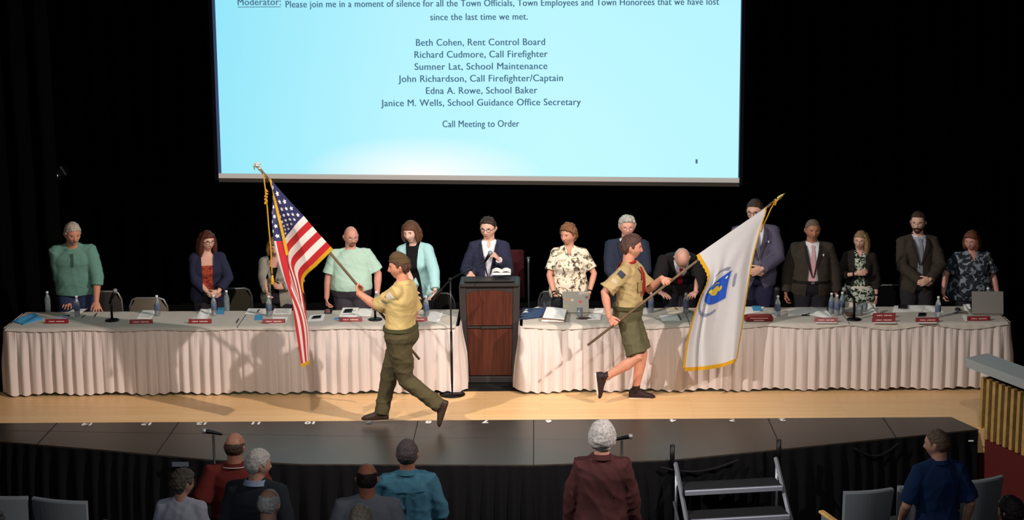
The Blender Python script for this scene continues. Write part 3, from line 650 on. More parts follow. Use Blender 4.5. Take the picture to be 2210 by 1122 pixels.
    # ---- hair
    if hair:
        hm = hairmat(hair['name'], hair['col']); m = MB(); add_grid_ball(m, head_points(face, kh, hair_off(hair)), Rh, hc)
        for args in hair.get('locks', ()):       # long strands: list of (x, y, z, r) chains mirrored
            for s in (-1, 1):
                if args.get('side') and args['side'] != s: continue
                m.tube([Hh(s * x, y, z) for x, y, z, r in args['p']], [r * kh for x, y, z, r in args['p']], 12, rnd=True, ell=args.get('ell', 1.0), ref=Rh @ Vector((0, 1, 0)))
        for x, y, z, r in hair.get('balls', ()): m.ball(Hh(x, y, z), r * kh)
        V, Q, N = fused(m, .0055 * kh, 2 if hair.get('locks') else 1); V = wrinkle(V, N, hair.get('wr', .004) * kh, hair.get('wf', 110), hair.get('seed', 3))
        # leave only what stands out of the scalp
        Lh = (RhT @ (V[Q].mean(1) - np.array(hc)).T).T / kh
        mesh_obj('hair', V, Q, hm, root)
    if face.get('beard'):
        bd = face['beard']; thk = bd.get('T', .006)
        def off(x, y, z):
            l = np.interp(np.arctan2(np.abs(x), -y), [0, .35, .5, .9, 1.3, 1.6], [-.040, -.042, -.05, -.045, -.012, .0]); reg = np.clip((l - z) / .010 + .5, 0, 1) * (np.arctan2(np.abs(x), -y) < 1.62)
            mouth = np.exp(-(x / .022) ** 4 - ((z + .067) / .010) ** 4)
            if bd.get('goatee'): reg = reg * np.clip((.036 - np.abs(x)) / .006, 0, 1)
            return -.010 + sst(0, 1, reg * (1 - mouth)) * (.010 + thk)
        m = MB(); add_grid_ball(m, head_points(face, kh, off), Rh, hc); m.build('beard', hairmat(bd['name'], bd['col']), root, smooth=True)
    # ---- clothes
    def V_inv(V):                            # back to chest rest coordinates
        pvt = np.array(T((0, 0, 1.25))); M = np.array(Rt.transposed()); X = (M @ (V - pvt).T).T / k; X[:, 2] += 1.25; return X
    def sleeve(m, s, g, t):
        sh, el, wt = J[s]; kind = g.get('sleeve', 'long'); up = el - sh; fo = wt - el; f = B.get('arm', 1.0) * (.88 if B.get('fem') else 1.0); r0, r1, r2 = .058 * k * f + t * k, .050 * k * f + t * k, .036 * k * f + t * k
        if kind == 'none': return
        base = T((SH[s].x * .55, .004, SH[s].z - .03))
        if kind == 'long': m.tube([base, sh, sh + up * .5, el, el + fo * .5, el + fo * g.get('cuff', .97)], [r0 * .96, r0, (r0 + r1) / 2, r1, (r1 + r2) / 2, r2], 18)
        elif kind == 'short': e = g.get('slen', .72); m.tube([base, sh, sh + up * .5, sh + up * e], [r0 * .96, r0, r0 * .98, r0 * g.get('sflare', 1.05)], 18)
        else: m.tube([base, sh, sh + up * .5, el, el + fo * g.get('slen', .3)], [r0 * .96, r0, (r0 + r1) / 2, r1, r1 * .92], 18)
    def garment(nm, g, t, cut=None):
        t = g.get('t', t); m = MB(); zt = g.get('zt', 1.475); m.rings([[T(p) for p in r] for r in torso_rings(B, g.get('hem', .86), zt, t, n=26, flare=g.get('flare', 0.0), ttop=min(t, .012 if not g.get('jk') else .02))], True)
        for s in (-1, 1):
            m.tube([T((s * .03, .012, 1.455)), T((s * .10, .006, 1.425 + B.get('shz', 0) * .5)), T(SH[s])], [(.036 + t) * k, (.038 + t) * k, (.050 * B.get('arm', 1) + t) * k], 14, rnd=True); sleeve(m, s, g, t)
        V, Q, N = fused(m, cvox * k, 3, .5); V = wrinkle(V, N, g.get('wr', .010) * k, g.get('wf', 16), abs(hash(label)) % 997 if False else sum(map(ord, label)) % 997)
        cf = g.get('cut')
        if cf is not None:
            X = V_inv(V); d = cf(X); F_ = (X[:, 1] < .0 + g.get('cuty', 0)); kill = (d[Q].mean(1) > 0) & F_[Q].all(1); keep = Q[~kill]; eps = .002
            edge = np.zeros(len(V), bool); kv = np.zeros(len(V), bool); kv[Q[kill].ravel()] = True; ev = np.zeros(len(V), bool); ev[keep.ravel()] = True; edge = kv & ev
            X2 = X.copy(); X2[:, 0] += eps; gx = (cf(X2) - d) / eps; X3 = X.copy(); X3[:, 2] += eps; gz = (cf(X3) - d) / eps; gn = gx ** 2 + gz ** 2 + 1e-6; st = np.clip(d, -.012, .012)
            dx = np.where(edge, -st * gx / gn, 0); dz = np.where(edge, -st * gz / gn, 0); dl = np.stack([dx, np.zeros_like(dx), dz], -1); V = V + (np.array(Rt) @ dl.T).T * k; Q = keep
        o = mesh_obj(nm, V, Q, g['mat'], root); o['_t'] = 0; del o['_t']; return o
    def strip(nm, pts, mt, t, back=False, th=.003, nx=6, parent=None):
        """a flat piece lying on the chest: pts = (x centre, z, half width)"""
        m = MB(); rs = []
        for x, z, hw in pts:
            r = []
            for q in range(nx + 1): xx = x - hw + 2 * hw * q / nx; r.append((xx, (backy if back else front)(B, xx, z, t), z))
            sg = 1 if back else -1; r2 = [(a, b + sg * th, c) for a, b, c in r]; rs.append([T(p) for p in (r + r2[::-1])])
        m.rings(rs, True); return m.build(nm, mt, parent or root, smooth=False)
    if top: garment(top.get('name', 'shirt'), top, .012)
    if jacket: garment(jacket.get('name', 'jacket'), dict(jacket, jk=1), .028)
    if bottom:
        m = MB(); g = bottom; t = g.get('t', .021); m.rings([[T(p) for p in r] for r in torso_rings(B, .845, g.get('waist', 1.03), t, n=8)], True); nb_ = len(m.v) // 9; m.v = [((q[0], q[1], q[2]) if i >= 2 * nb_ else tuple(np.array(T((0, 0, .86))) * (1 - (.86 + .07 * (i // nb_))) + np.array(q) * (.86 + .07 * (i // nb_)))) for i, q in enumerate(m.v)]
        for s in (-1, 1):
            hip, kn, an, fd, G = LJ[s]; f = B.get('leg', 1.0)
            if g.get('short'):
                e = hip.lerp(kn, g['short']); m.tube([hip + Vector((0, 0, .03)) * k, hip.lerp(kn, .45), e], [(.098 * f) * k, (.098 * f) * k, (.098 * f) * k], 18)
            else: ft = B.get('fat', 0) * .5; ho = Vector((hip.x * .12, 0, 0)); m.tube([hip + ho + Vector((0, .005 * k, .08 * k)), hip + ho, hip.lerp(kn, .5), kn, kn.lerp(an, .5), kn.lerp(an, g.get('end', .97))], [(.095 * f + ft) * k, (.102 * f + ft) * k, (.088 * f + .01 + ft * .5) * k, (.066 * f + .012) * k, (.058 * f + .012) * k, (.058 * f + .012) * k], 18)
        V, Q, N = fused(m, cvox * k, 3, .5); V = wrinkle(V, N, g.get('wr', .012) * k, 15, 5); mesh_obj(g.get('name', 'trousers'), V, Q, g['mat'], root)
    if shoes:
        sp_ = shoes if isinstance(shoes, dict) else {}
        for s in (-1, 1):
            hip, kn, an, fd, G = LJ[s]; upv = (kn - an).normalized(); n_ = (upv - fd * upv.dot(fd)).normalized(); sd = fd.cross(n_); m = MB(); rs = []; a0 = an - n_ * .0 * k
            for u, hw, z0, z1 in ((-.066, .024, -.078, -.01), (-.048, .036, -.083, .024), (0, .040, -.083, .04), (.05, .041, -.083, .012), (.10, .046, -.083, -.012), (.15, .045, -.083, -.026), (.19, .036, -.082, -.040), (.212, .016, -.078, -.056)):
                c = a0 + fd * u * k; rs.append([c + sd * (hw * k * math.copysign(abs(math.cos(q)) ** .7, math.cos(q))) + n_ * ((z0 + z1) / 2 + (z1 - z0) / 2 * math.copysign(abs(math.sin(q)) ** .7, math.sin(q))) * k for q in [2 * PI * j / 16 for j in range(16)]])
            m.rings(rs, True); m.tube([an - n_ * .02 * k, an + upv * sp_.get('collar', .03) * k], [.043 * k, .041 * k], 14, rnd=False); so = m.build('shoe', sp_.get('mat', M_shoe), root, smooth=True)
            if sp_.get('sole'):
                m = MB(); m.rings([[a0 + fd * u * k + sd * (hw * k * q1) + n_ * zz * k for q1, zz in ((-1, -.086), (1, -.086), (1, -.068), (-1, -.068))] for u, hw in ((-.066, .024), (-.045, .037), (0, .039), (.05, .040), (.10, .046), (.15, .044), (.19, .028), (.205, .010))], True); m.build('sole', sp_['sole'], so)
    ctx = dict(root=root, T=T, J=J, LJ=LJ, Hh=Hh, Rh=Rh, hc=hc, k=k, kh=kh, B=B, strip=strip, Rt=Rt, loc_pt=loc_pt, face=face, V_inv=V_inv, npv=npv)
    for e in (extras or []): e(ctx)
    return root

# --- cuts and small pieces
def vcut(zb, w_top, zt=1.50, below=None):
    """open collar: a V from zb up, half width w_top at zt; below: half width of an open front under zb"""
    def f(X):
        hw = np.clip((X[:, 2] - zb) / (zt - zb), 0, 1.2) * w_top; d = hw - np.abs(X[:, 0])
        if below is not None:
            lo = np.interp(X[:, 2], [.7, below[2] if len(below) > 2 else .95, zb], [below[0], below[1], .002]) if len(below) > 2 else np.full(len(X), below[0])
            d = np.where(X[:, 2] < zb, lo - np.abs(X[:, 0]), np.maximum(d, (below[1] if len(below) > 1 else .0) - np.abs(X[:, 0]) if len(below) <= 2 else d))
        else: d = np.where(X[:, 2] < zb, -.02, d)
        return d
    return f
def opencut(w_bottom, w_mid, w_top, x0=0.0):
    return lambda X: np.interp(X[:, 2], [.8, 1.15, 1.42, 1.5], [w_bottom, w_mid, w_top, w_top * 1.2]) - np.abs(X[:, 0] - x0)
def suitcut(zb=1.17, wt=.085, tail=.075):
    return lambda X: np.where(X[:, 2] > zb, (X[:, 2] - zb) / (1.47 - zb) * wt - np.abs(X[:, 0]), np.clip((zb - .14 - X[:, 2]) / .2, -.2, 1) * tail - np.abs(X[:, 0]))
def tie(m, w=.034, zend=1.0, t=.02):
    def f(c):
        z = np.linspace(1.44, zend + .03, 9); c['strip']('tie', [(0, 1.455, .018), (0, 1.435, .022), (0, 1.42, .013)] + [(0, float(q), .014 + (w - .014) * (1.44 - float(q)) / .35) for q in z[1:]] + [(0, zend, .003)], m, t, th=.006)
    return f
def collar(m, t=.02, r=.068, open_=0.25, ht=.03):
    def f(c):
        mb = MB(); k = c['k']; rs = []
        fat = 1 + c['B'].get('fat', 0) * 1.2; fe = .84 if c['B'].get('fem') else 1
        for q in range(25):
            a = open_ + (2 * PI - 2 * open_) * q / 24; x, y = math.sin(a), -math.cos(a); rr = r * fat * fe
            def pt(rad, z): return c['T']((x * rad, y * rad * .95 + .012, z - .016 * (-y if y < 0 else y * -.6)))
            rs.append([pt(rr, 1.465), pt(rr * .98, 1.465 + ht), pt(rr * 1.03, 1.465 + ht), pt(rr * 1.28, 1.455), pt(rr * 1.2, 1.452)])
        mb.rings(rs, True); mb.build('collar', m, c['root'], smooth=False)
    return f
def lapels(m, zb=1.17, wt=.085, t=.036, w=.042):
    def f(c):
        for s in (-1, 1):
            pts = []
            for q in range(9):
                z = zb + (1.455 - zb) * q / 8; xin = (z - zb) / (1.47 - zb) * wt; ww = w * (.25 + .75 * min(1, q / 5.0)) * (1 if q < 7 else .75); pts.append((s * (xin + ww / 2 + .002), z, ww / 2))
            c['strip']('lapel', pts, m, t, th=.004)
    return f
def belt(m=None, z=1.0, t=.03):
    def f(c):
        mb = MB(); mb.rings([[c['T'](p) for p in r] for r in torso_rings(c['B'], z, z + .035, t, n=2)], True); mb.build('belt', m or M_belt, c['root'], smooth=False)
        mb = MB(); y = front(c['B'], 0, z, t); mb.box(c['T']((0, y - .004, z + .017)), (.04, .008, .03)); mb.build('buckle', M_chrome, c['root'])
    return f
def patch(nm, x, z, w_, h_, m, t=.03, back=False):
    return lambda c: c['strip'](nm, [(x, z - h_ / 2, w_ / 2), (x, z, w_ / 2), (x, z + h_ / 2, w_ / 2)], m, t, back=back, nx=4)
def wristband(s, m, off=.02, nm='watch'):
    def f(c):
        sh, el, wt = c['J'][s]; d = (wt - el).normalized(); mb = MB(); p = wt - d * off * c['k']; mb.tube([p - d * .01, p + d * .01], .033 * c['k'] * (.86 if c['B'].get('fem') else 1), 14); mb.build(nm, m, c['root'], smooth=False)
    return f
def cuff(s, m):
    def f(c):
        sh, el, wt = c['J'][s]; d = (wt - el).normalized(); mb = MB(); mb.tube([wt - d * .03, wt + d * .004], [.037 * c['k'], .037 * c['k']], 14); mb.build('shirt_cuff', m, c['root'])
    return f
LOCKS_LONG = [dict(p=[(.055, -.03, .07, .03), (.080, -.022, .0, .032), (.088, -.015, -.07, .036), (.092, -.005, -.13, .034), (.088, .0, -.18, .020)]),
              dict(p=[(.05, .04, .07, .035), (.078, .045, .0, .038), (.084, .05, -.07, .042), (.08, .055, -.14, .04), (.07, .055, -.19, .024)]),
              dict(p=[(.02, .07, .05, .04), (.03, .09, -.02, .042), (.035, .088, -.1, .045), (.03, .085, -.17, .035)])]
LOCKS_BOB = [dict(p=[(.055, -.035, .075, .028), (.080, -.028, .01, .028), (.086, -.028, -.05, .028), (.080, -.03, -.095, .018)]),
             dict(p=[(.05, .03, .07, .035), (.078, .035, .0, .036), (.083, .035, -.06, .036), (.072, .03, -.105, .022)]),
             dict(p=[(.02, .07, .05, .04), (.03, .085, -.02, .04), (.03, .08, -.09, .035)])]
BLK = (24, 20, 20)
# ---------------------------------------------------------------- the people behind the tables
W = lambda p: ('w', p[0], p[1], p[2])
def px(x, y, Y): return W(at(x, y, Y))
M_suit_navy = cloth('navy_suit', (44, 46, 66)); M_suit_dark = cloth('charcoal_suit', (62, 55, 48)); M_black_suit = cloth('black_suit', (34, 31, 33)); M_purple = cloth('slate_suit', (92, 88, 108)); M_shirtw = cloth('white_shirt', (232, 232, 236), bump=.1)
M_trouser = cloth('dark_trousers', (38, 36, 42)); M_jean = cloth('blue_jeans', (44, 54, 82))
def place(x, Y, ztop, pytop):            # height of a person whose crown is seen at pytop
    X = wx(x, Y, 1.6); return X
def height(x, pyt, Y, z0=0.0): return at(x, pyt, Y).z - z0
Yp = 2.32
def who(x, pyt, Y=Yp, hx=0.0):
    X = wx(x, Y, 1.3); return (X, Y, 0.0), height(x, pyt, Y) 
HANDS_FRONT = lambda x=0.0, z=.98, y=-.24: {-1: dict(w=(x - .045, y, z), hd=(.95, -.25, -.25), pn=(.1, 1, .2), th=(0, .0, 1), curl=30, hint=(-1, .35, -.1)), 1: dict(w=(x + .055, y - .035, z + .02), hd=(-.9, -.2, -.35), pn=(-.1, 1, .1), th=(0, 0, 1), curl=34, hint=(1, .35, -.1))}
def table_pt(x, y, z=.765): return W(onz(x, y, z))

# 1 teal sweater, leaning on the table
loc, h = who(163, 487); loc = (loc[0], 2.22, 0)
person('man in a teal sweater leaning on the table by the blue folder', (wx(164, 2.16, 1.1), 2.16, 0), 1.80, yaw=8, lean=14, bend=8, head=(22, 14, 0), build=dict(w=1.12, sh=1.08, fat=.05, arm=1.12), skin='ruddy', skincol=(205, 140, 112),
       arms={-1: dict(len=1.06, w=W(onz(150, 652, .815)), hd=('w', .05, -.9, -.3), pn=('w', 0, .1, -1), th=('w', 1, 0, 0), curl=10, spread=9, hint=(-1, .5, 0)), 1: dict(len=1.04, w=W(onz(208, 650, .86)), hd=('w', .2, -.55, -.75), pn=('w', -.2, .8, -.4), th=('w', -1, 0, 0), curl=8, spread=12, hint=(1, .5, 0))},
       top=dict(name='sweater', mat=cloth('teal_sweater', (104, 146, 132), bump=.2), sleeve='3/4', slen=.35, hem=.885, t=.026, wr=.012), bottom=dict(mat=M_jean, t=.008), hair=dict(name='white_tousled', col=(178, 164, 150), T=.012, noise=.002, front=.060, seed=5), face=dict(brow=(150, 130, 120), chub=.3, beard=dict(name='white_stubble', col=(176, 150, 138), T=.0025)),
       extras=[collar(cloth('teal_sweater', (104, 146, 132)), open_=.3, ht=.02, r=.07), lambda c: c['strip']('button_placket', [(0, 1.30, .014), (0, 1.36, .014), (0, 1.44, .014)], cloth('teal_placket', (60, 92, 84)), .027)])
# 2 woman with brown hair and navy cardigan
loc, h = who(447, 499)
M_rust = floral('rust_print', (168, 70, 48), [((96, 40, 40), .3, .56), ((206, 140, 110), 5, .66)], 26)
M_navyc = cloth('navy_cardigan', (42, 44, 66))
hf = HANDS_FRONT(.06, 1.0, -.26)
person('woman with brown hair in a navy cardigan over a rust patterned top', loc, h, yaw=10, head=(24, 4, 0), build=dict(fem=1, w=1.12, fat=.03, arm=1.15, bust=.03), skincol=(222, 172, 150), arms=hf,
       top=dict(name='patterned_top', mat=M_rust, sleeve='none', cut=lambda X: np.where(X[:, 2] > 1.335, .09 - np.abs(X[:, 0]), -.02), hem=.86, zt=1.46), jacket=dict(name='cardigan', mat=M_navyc, cut=opencut(.075, .065, .075), hem=.80, sleeve='long', cuff=.8), bottom=dict(mat=M_trouser),
       hair=dict(name='chestnut', col=(78, 40, 28), T=.016, front=.052, cover=1, locks=LOCKS_LONG, seed=9, wr=.004, wf=50, noise=.002), face=dict(glasses='dark', brow=(70, 40, 32), chub=.5))
# 3 woman in grey blazer hidden behind the striped flag
X3 = wx(597, Yp, 1.3)
person('woman in a grey blazer holding a bottle, half hidden behind the striped flag', (X3, 2.30, 0), height(597, 508, 2.3), yaw=-4, lean=6, head=(6, 14, 4), build=dict(fem=1, w=1.08, fat=.02, bust=.02), skin='pink', skincol=(214, 160, 140),
       arms={-1: dict(w=W(onz(577, 650, .90)), hd=('w', .25, -.45, -.85), pn=('w', .9, 0, .2), th=('w', .6, -.6, 0), curl=38, hint=(-1, .4, .1)), 1: dict(w=(.12, -.22, 1.10), hd=(-.7, -.5, .3), pn=(-.3, 1, 0), th=(0, 0, 1), curl=40, hint=(1, .3, -.2))},
       top=dict(name='black_top', mat=cloth('black_top', (26, 24, 28)), sleeve='none', hem=.86, zt=1.42, cut=lambda X: np.where(X[:, 2] > 1.37, .06 - np.abs(X[:, 0]), -.02)), jacket=dict(name='blazer', mat=cloth('grey_tweed', (150, 146, 134), bump=.4, bscale=80), cut=opencut(.06, .05, .075), hem=.82), bottom=dict(mat=M_trouser),
       hair=dict(name='light_brown', col=(130, 96, 66), T=.018, front=.05, cover=1, locks=LOCKS_BOB, seed=4, wr=.003, wf=40, noise=.002), face=dict(brow=(110, 80, 60)), extras=[lapels(cloth('grey_tweed2', (140, 136, 124)), 1.12, .07, .034)])
# 4 bald man, pale green shirt
loc, h = who(757, 488)
person('bald man with glasses in a pale mint t-shirt and dark trousers', loc, h, yaw=6, head=(16, 8, 0), build=dict(w=1.22, sh=1.14, fat=.07, arm=1.2), skin='pinkish', skincol=(218, 156, 136),
       arms={-1: dict(w=(-.31, -.05, .87), hint=(-1, .5, 0), curl=50, hd=(0, -.1, -1), pn=(1, 0, 0)), 1: dict(w=(.31, -.07, .90), hint=(1, .5, 0), curl=45, hd=(-.05, -.2, -1), pn=(-1, 0, 0))},
       top=dict(name='t_shirt', mat=cloth('mint_tee', (190, 222, 204), bump=.1), sleeve='short', slen=.85, hem=.965, t=.018, flare=.01, wr=.012), bottom=dict(mat=cloth('grey_slacks', (66, 62, 70)), waist=1.03), face=dict(glasses='wire', chub=.8, w=1.05, brow=(120, 80, 70), beard=dict(name='ginger_goatee', col=(138, 84, 66), T=.004, goatee=1)),
       hair=None)
# 5 woman turquoise cardigan, leaning
loc, h = who(906, 502)
person('woman with a brown bob leaning forward in a turquoise cardigan and black top', (loc[0], 2.28, 0), 1.72, yaw=-16, lean=9, side=-5, head=(-8, 8, -4), build=dict(fem=1, w=1.04, bust=.02, arm=1.0), skin='pale', skincol=(228, 184, 166),
       arms={-1: dict(w=W(onz(908, 655, .84)), hd=('w', .1, -.5, -.8), pn=('w', 1, 0, 0), th=('w', 0, -1, 0), curl=30, hint=(-1, .4, 0)), 1: dict(w=W(onz(944, 652, .86)), hd=('w', -.3, -.6, -.7), pn=('w', -1, 0, 0), th=('w', 0, -1, 0), curl=28, hint=(1, .3, .2))},
       top=dict(name='black_top', mat=cloth('black_top', (26, 24, 28)), sleeve='none', hem=.84, zt=1.47), jacket=dict(name='cardigan', mat=cloth('turquoise_knit', (168, 214, 214), bump=.15), cut=opencut(.07, .06, .075), hem=.82, cuff=.9), bottom=dict(mat=M_trouser),
       hair=dict(name='dark_brown_bob', col=(92, 58, 40), T=.016, front=.045, cover=1, locks=LOCKS_BOB, seed=6, wr=.002, wf=40, noise=.001), face=dict(brow=(70, 48, 38)))
# 6 moderator behind the lectern
X6 = wx(1056, 2.2, 1.3); h6 = height(1056, 468, 2.2)
micp = at(1064, 549, 2.02)
person('man in a navy suit and dark glasses standing at the lectern holding a microphone', (X6, 2.2, 0), h6, yaw=-2, head=(-14, 7, 0), build=dict(w=1.04, sh=.98, fat=.02), skincol=(214, 160, 136),
       arms={-1: dict(w=W(at(1016, 590, 1.95)), hd=('w', -.15, -.9, -.3), pn=('w', 0, -.2, -1), th=('w', 1, 0, 0), curl=16, hint=(-.35, 1, -.3)), 1: dict(w=W(at(1077, 561, 1.96)), hd=('w', -.55, -.25, .75), pn=('w', -.6, .2, -.4), th=('w', -.5, -.2, .8), curl=52, hint=(.35, .5, -1))},
       top=dict(mat=M_shirtw, sleeve='none', hem=.9, cut=lambda X: np.where(X[:, 2] > 1.40, (X[:, 2] - 1.40) * .6 - np.abs(X[:, 0]), -.02)), jacket=dict(mat=M_suit_navy, cut=opencut(.05, .042, .075), hem=.82), bottom=dict(mat=M_trouser),
       hair=dict(name='dark_short', col=(52, 38, 32), T=.010, front=.070, seed=3, sweep=.6), face=dict(glasses='dark', w=1.04, chub=.5, brow=(50, 36, 30)), extras=[collar(M_shirtw), lapels(cloth('navy_lapel', (38, 40, 58)), 1.08, .08, .034), cuff(1, M_shirtw)])
# 7 woman in cream floral blouse
loc, h = who(1229, 485)
M_cream = floral('cream_floral', (230, 220, 198), [((132, 118, 96), 2.0, .545), ((78, 68, 60), 2.0, .61), ((176, 158, 124), 9.0, .60)], 19)
person('woman with short curly hair in a cream floral blouse behind the stickered laptop', loc, h, yaw=-4, head=(-32, 4, 0), build=dict(fem=1, w=1.2, fat=.04, arm=1.12, bust=.03, sh=1.05), skin='tan', skincol=(206, 146, 120),
       arms={-1: dict(w=W(at(1196, 634, 2.12)), hd=('w', .15, -.45, -.85), pn=('w', .8, .2, -.1), th=('w', 0, -1, 0), curl=30, hint=(-1, .5, 0)), 1: dict(w=W(at(1272, 631, 2.12)), hd=('w', -.15, -.4, -.85), pn=('w', -.8, .2, -.1), th=('w', 0, -1, 0), curl=30, hint=(1, .5, 0))},
       top=dict(name='blouse', mat=M_cream, sleeve='short', slen=.8, hem=.84, t=.018, flare=.02, cut=vcut(1.38, .05)), bottom=dict(mat=M_trouser, name='trousers'), hair=dict(name='curly_auburn', col=(122, 84, 56), T=.028, noise=.006, front=.062, seed=8, wr=.010, wf=90, nape=-.085), face=dict(brow=(110, 76, 56), chub=.4),
       extras=[wristband(-1, M_metalblk), wristband(1, M_metalblk)])
# 8 grey haired man in navy suit, behind the scout with the white flag
loc, h = who(1353, 466)
person('grey-haired man in a navy suit standing behind the scout in shorts', loc, h, yaw=0, head=(2, 4, 0), build=dict(w=1.15, sh=1.12, fat=.03), skin='pinkish', skincol=(214, 160, 140), arms=HANDS_FRONT(0, .98),
       top=dict(mat=M_shirtw, sleeve='none', hem=.9), jacket=dict(mat=cloth('blue_navy_suit', (42, 48, 64)), cut=suitcut(), hem=.80), bottom=dict(mat=M_trouser), hair=dict(name='silver', col=(176, 172, 164), T=.016, front=.066, seed=2, sweep=.8), face=dict(glasses='wire', brow=(150, 140, 130), w=1.05),
       extras=[collar(M_shirtw), tie(cloth('blue_tie', (40, 60, 110))), lapels(cloth('blue_navy_lapel', (38, 43, 58)))])
# 9 bowed man
Xb = wx(1466, 2.5, 1.0)
person('bald man in a black suit and red tie bowing deeply over the table', (Xb, 2.62, 0), 1.74, yaw=0, lean=38, bend=22, ph=-.05, head=(0, 66, 0), neck=-.02, build=dict(w=1.2, sh=1.15, fat=.03, arm=1.1), skin='pink', skincol=(214, 160, 140),
       arms={-1: dict(w=W(onz(1420, 668, .80)), hd=('w', .5, -.8, -.1), pn=('w', 0, 0, -1), th=('w', 1, 0, 0), curl=14, hint=(-1, .4, .2)), 1: dict(w=W(onz(1500, 668, .80)), hd=('w', -.4, -.8, -.1), pn=('w', 0, 0, -1), th=('w', -1, 0, 0), curl=14, hint=(1, .4, .2))},
       top=dict(mat=M_shirtw, sleeve='none', hem=.9), jacket=dict(mat=M_black_suit, cut=suitcut(1.2, .085), hem=.82), bottom=dict(mat=M_trouser), hair=dict(name='grey_fringe', col=(168, 158, 150), T=.008, bald=[-.2, .0, .035, .04, .035], seed=2, noise=.002), face=dict(brow=(120, 100, 90), w=1.03),
       extras=[collar(M_shirtw), tie(cloth('red_tie', (176, 34, 44)), t=.024)])
# 10 tall man with slate suit behind the white flag
loc, h = who(1630, 430)
person('tall man in a slate grey suit standing behind the white flag', loc, h, yaw=2, head=(-26, 6, 0), build=dict(w=1.14, sh=1.1, fat=.03), skincol=(214, 160, 136), arms=HANDS_FRONT(-.03, 1.05, -.26),
       top=dict(mat=M_shirtw, sleeve='none', hem=.9), jacket=dict(mat=M_purple, cut=suitcut(1.14, .08, .09), hem=.80), bottom=dict(mat=cloth('navy_trousers', (40, 40, 62))), hair=dict(name='dark_brown_short', col=(62, 46, 38), T=.009, front=.064, seed=2, noise=.002), face=dict(glasses='dark', brow=(56, 40, 34), w=1.03),
       extras=[collar(M_shirtw), tie(cloth('grey_tie', (120, 118, 130))), lapels(cloth('slate_lapel', (84, 80, 98)), 1.14, .08), patch('lapel_pin', .11, 1.33, .014, .02, M_white, .042)])
# 11 man with pink tie
loc, h = who(1752, 474)
person('man in a dark brown suit and pink tie standing with his arms at his sides', loc, h, yaw=-2, head=(6, 4, 0), build=dict(w=1.16, sh=1.12, fat=.035, arm=1.1), skin='brown', skincol=(176, 118, 92), arms={-1: dict(w=(-.30, -.02, .86), hint=(-1, .4, 0), curl=40), 1: dict(w=(.30, -.02, .86), hint=(1, .4, 0), curl=40)},
       top=dict(mat=M_shirtw, sleeve='none', hem=.9), jacket=dict(mat=M_suit_dark, cut=opencut(.085, .05, .072), hem=.78), bottom=dict(mat=M_trouser), hair=dict(name='grey_brown_short', col=(104, 88, 74), T=.008, front=.070, seed=2, noise=.0015), face=dict(brow=(52, 38, 32), w=1.06, chub=.3),
       extras=[collar(M_shirtw), tie(cloth('pink_tie', (226, 168, 176)), w=.04), lapels(cloth('brown_lapel', (46, 41, 37)), 1.08, .075, .034), belt(), patch('lapel_pin', .12, 1.35, .018, .024, M_white, .042)])
# 12 woman hand on heart
loc, h = who(1856, 499)
M_bwfl = floral('white_green_floral', (34, 40, 36), [((196, 204, 186), 1.0, .52), ((110, 130, 90), 7.0, .6)], 30)
person('woman with long fair hair and glasses holding her hand on her heart', (wx(1856, 2.48, 1.3), 2.48, 0), height(1856, 499, 2.48), yaw=-8, head=(-14, 2, 4), build=dict(fem=1, w=1.0, bust=.015, sh=1.0), skincol=(218, 164, 138),
       arms={-1: dict(w=(-.05, -.235, 1.215), hd=(.95, -.05, .18), pn=(0, 1, 0), th=(0, 0, 1), curl=10, hint=(-1, .2, -.7)), 1: dict(w=(.235, -.05, .84), hint=(1, .4, 0), curl=35)},
       top=dict(name='floral_dress', mat=M_bwfl, sleeve='none', hem=.80, flare=.05, cut=vcut(1.40, .045)), jacket=dict(name='blazer', mat=cloth('black_blazer', (40, 36, 32)), cut=opencut(.09, .065, .075), hem=.84, sleeve='3/4', slen=.55), bottom=dict(mat=cloth('cream_skirt', (214, 206, 192)), t=.03),
       hair=dict(name='fair_brown', col=(140, 112, 78), T=.012, front=.055, cover=1, locks=[dict(l, side=1) for l in LOCKS_LONG[:2]] + [LOCKS_LONG[2]], seed=4, wr=.003, wf=50, noise=.0015), face=dict(glasses='wire', brow=(110, 86, 62)), extras=[wristband(-1, M_metalblk, .03), wristband(1, M_metalblk, .03)])
# 13 bearded tall man
loc, h = who(1980, 457)
person('bearded man with glasses in a dark suit and silver tie, hands clasped in front', loc, h, yaw=4, head=(-24, 2, 0), build=dict(w=1.0, sh=1.04, arm=.95), skincol=(210, 158, 138), arms=HANDS_FRONT(.02, 1.0, -.24),
       top=dict(mat=cloth('grey_shirt', (176, 178, 190)), sleeve='none', hem=.9), jacket=dict(mat=M_suit_dark, cut=suitcut(1.16, .078, .06), hem=.82), bottom=dict(mat=cloth('charcoal_trousers', (44, 42, 46))), hair=dict(name='brown_crop', col=(62, 44, 38), T=.008, front=.072, temple=.008, seed=2, noise=.002, sweep=.5), face=dict(glasses='wire', brow=(56, 40, 34), w=.97, beard=dict(name='brown_beard', col=(70, 44, 36), T=.007)),
       extras=[collar(M_shirtw), tie(cloth('silver_tie', (140, 146, 160)), w=.032), lapels(cloth('charcoal_lapel', (50, 45, 40)), 1.16, .078)])
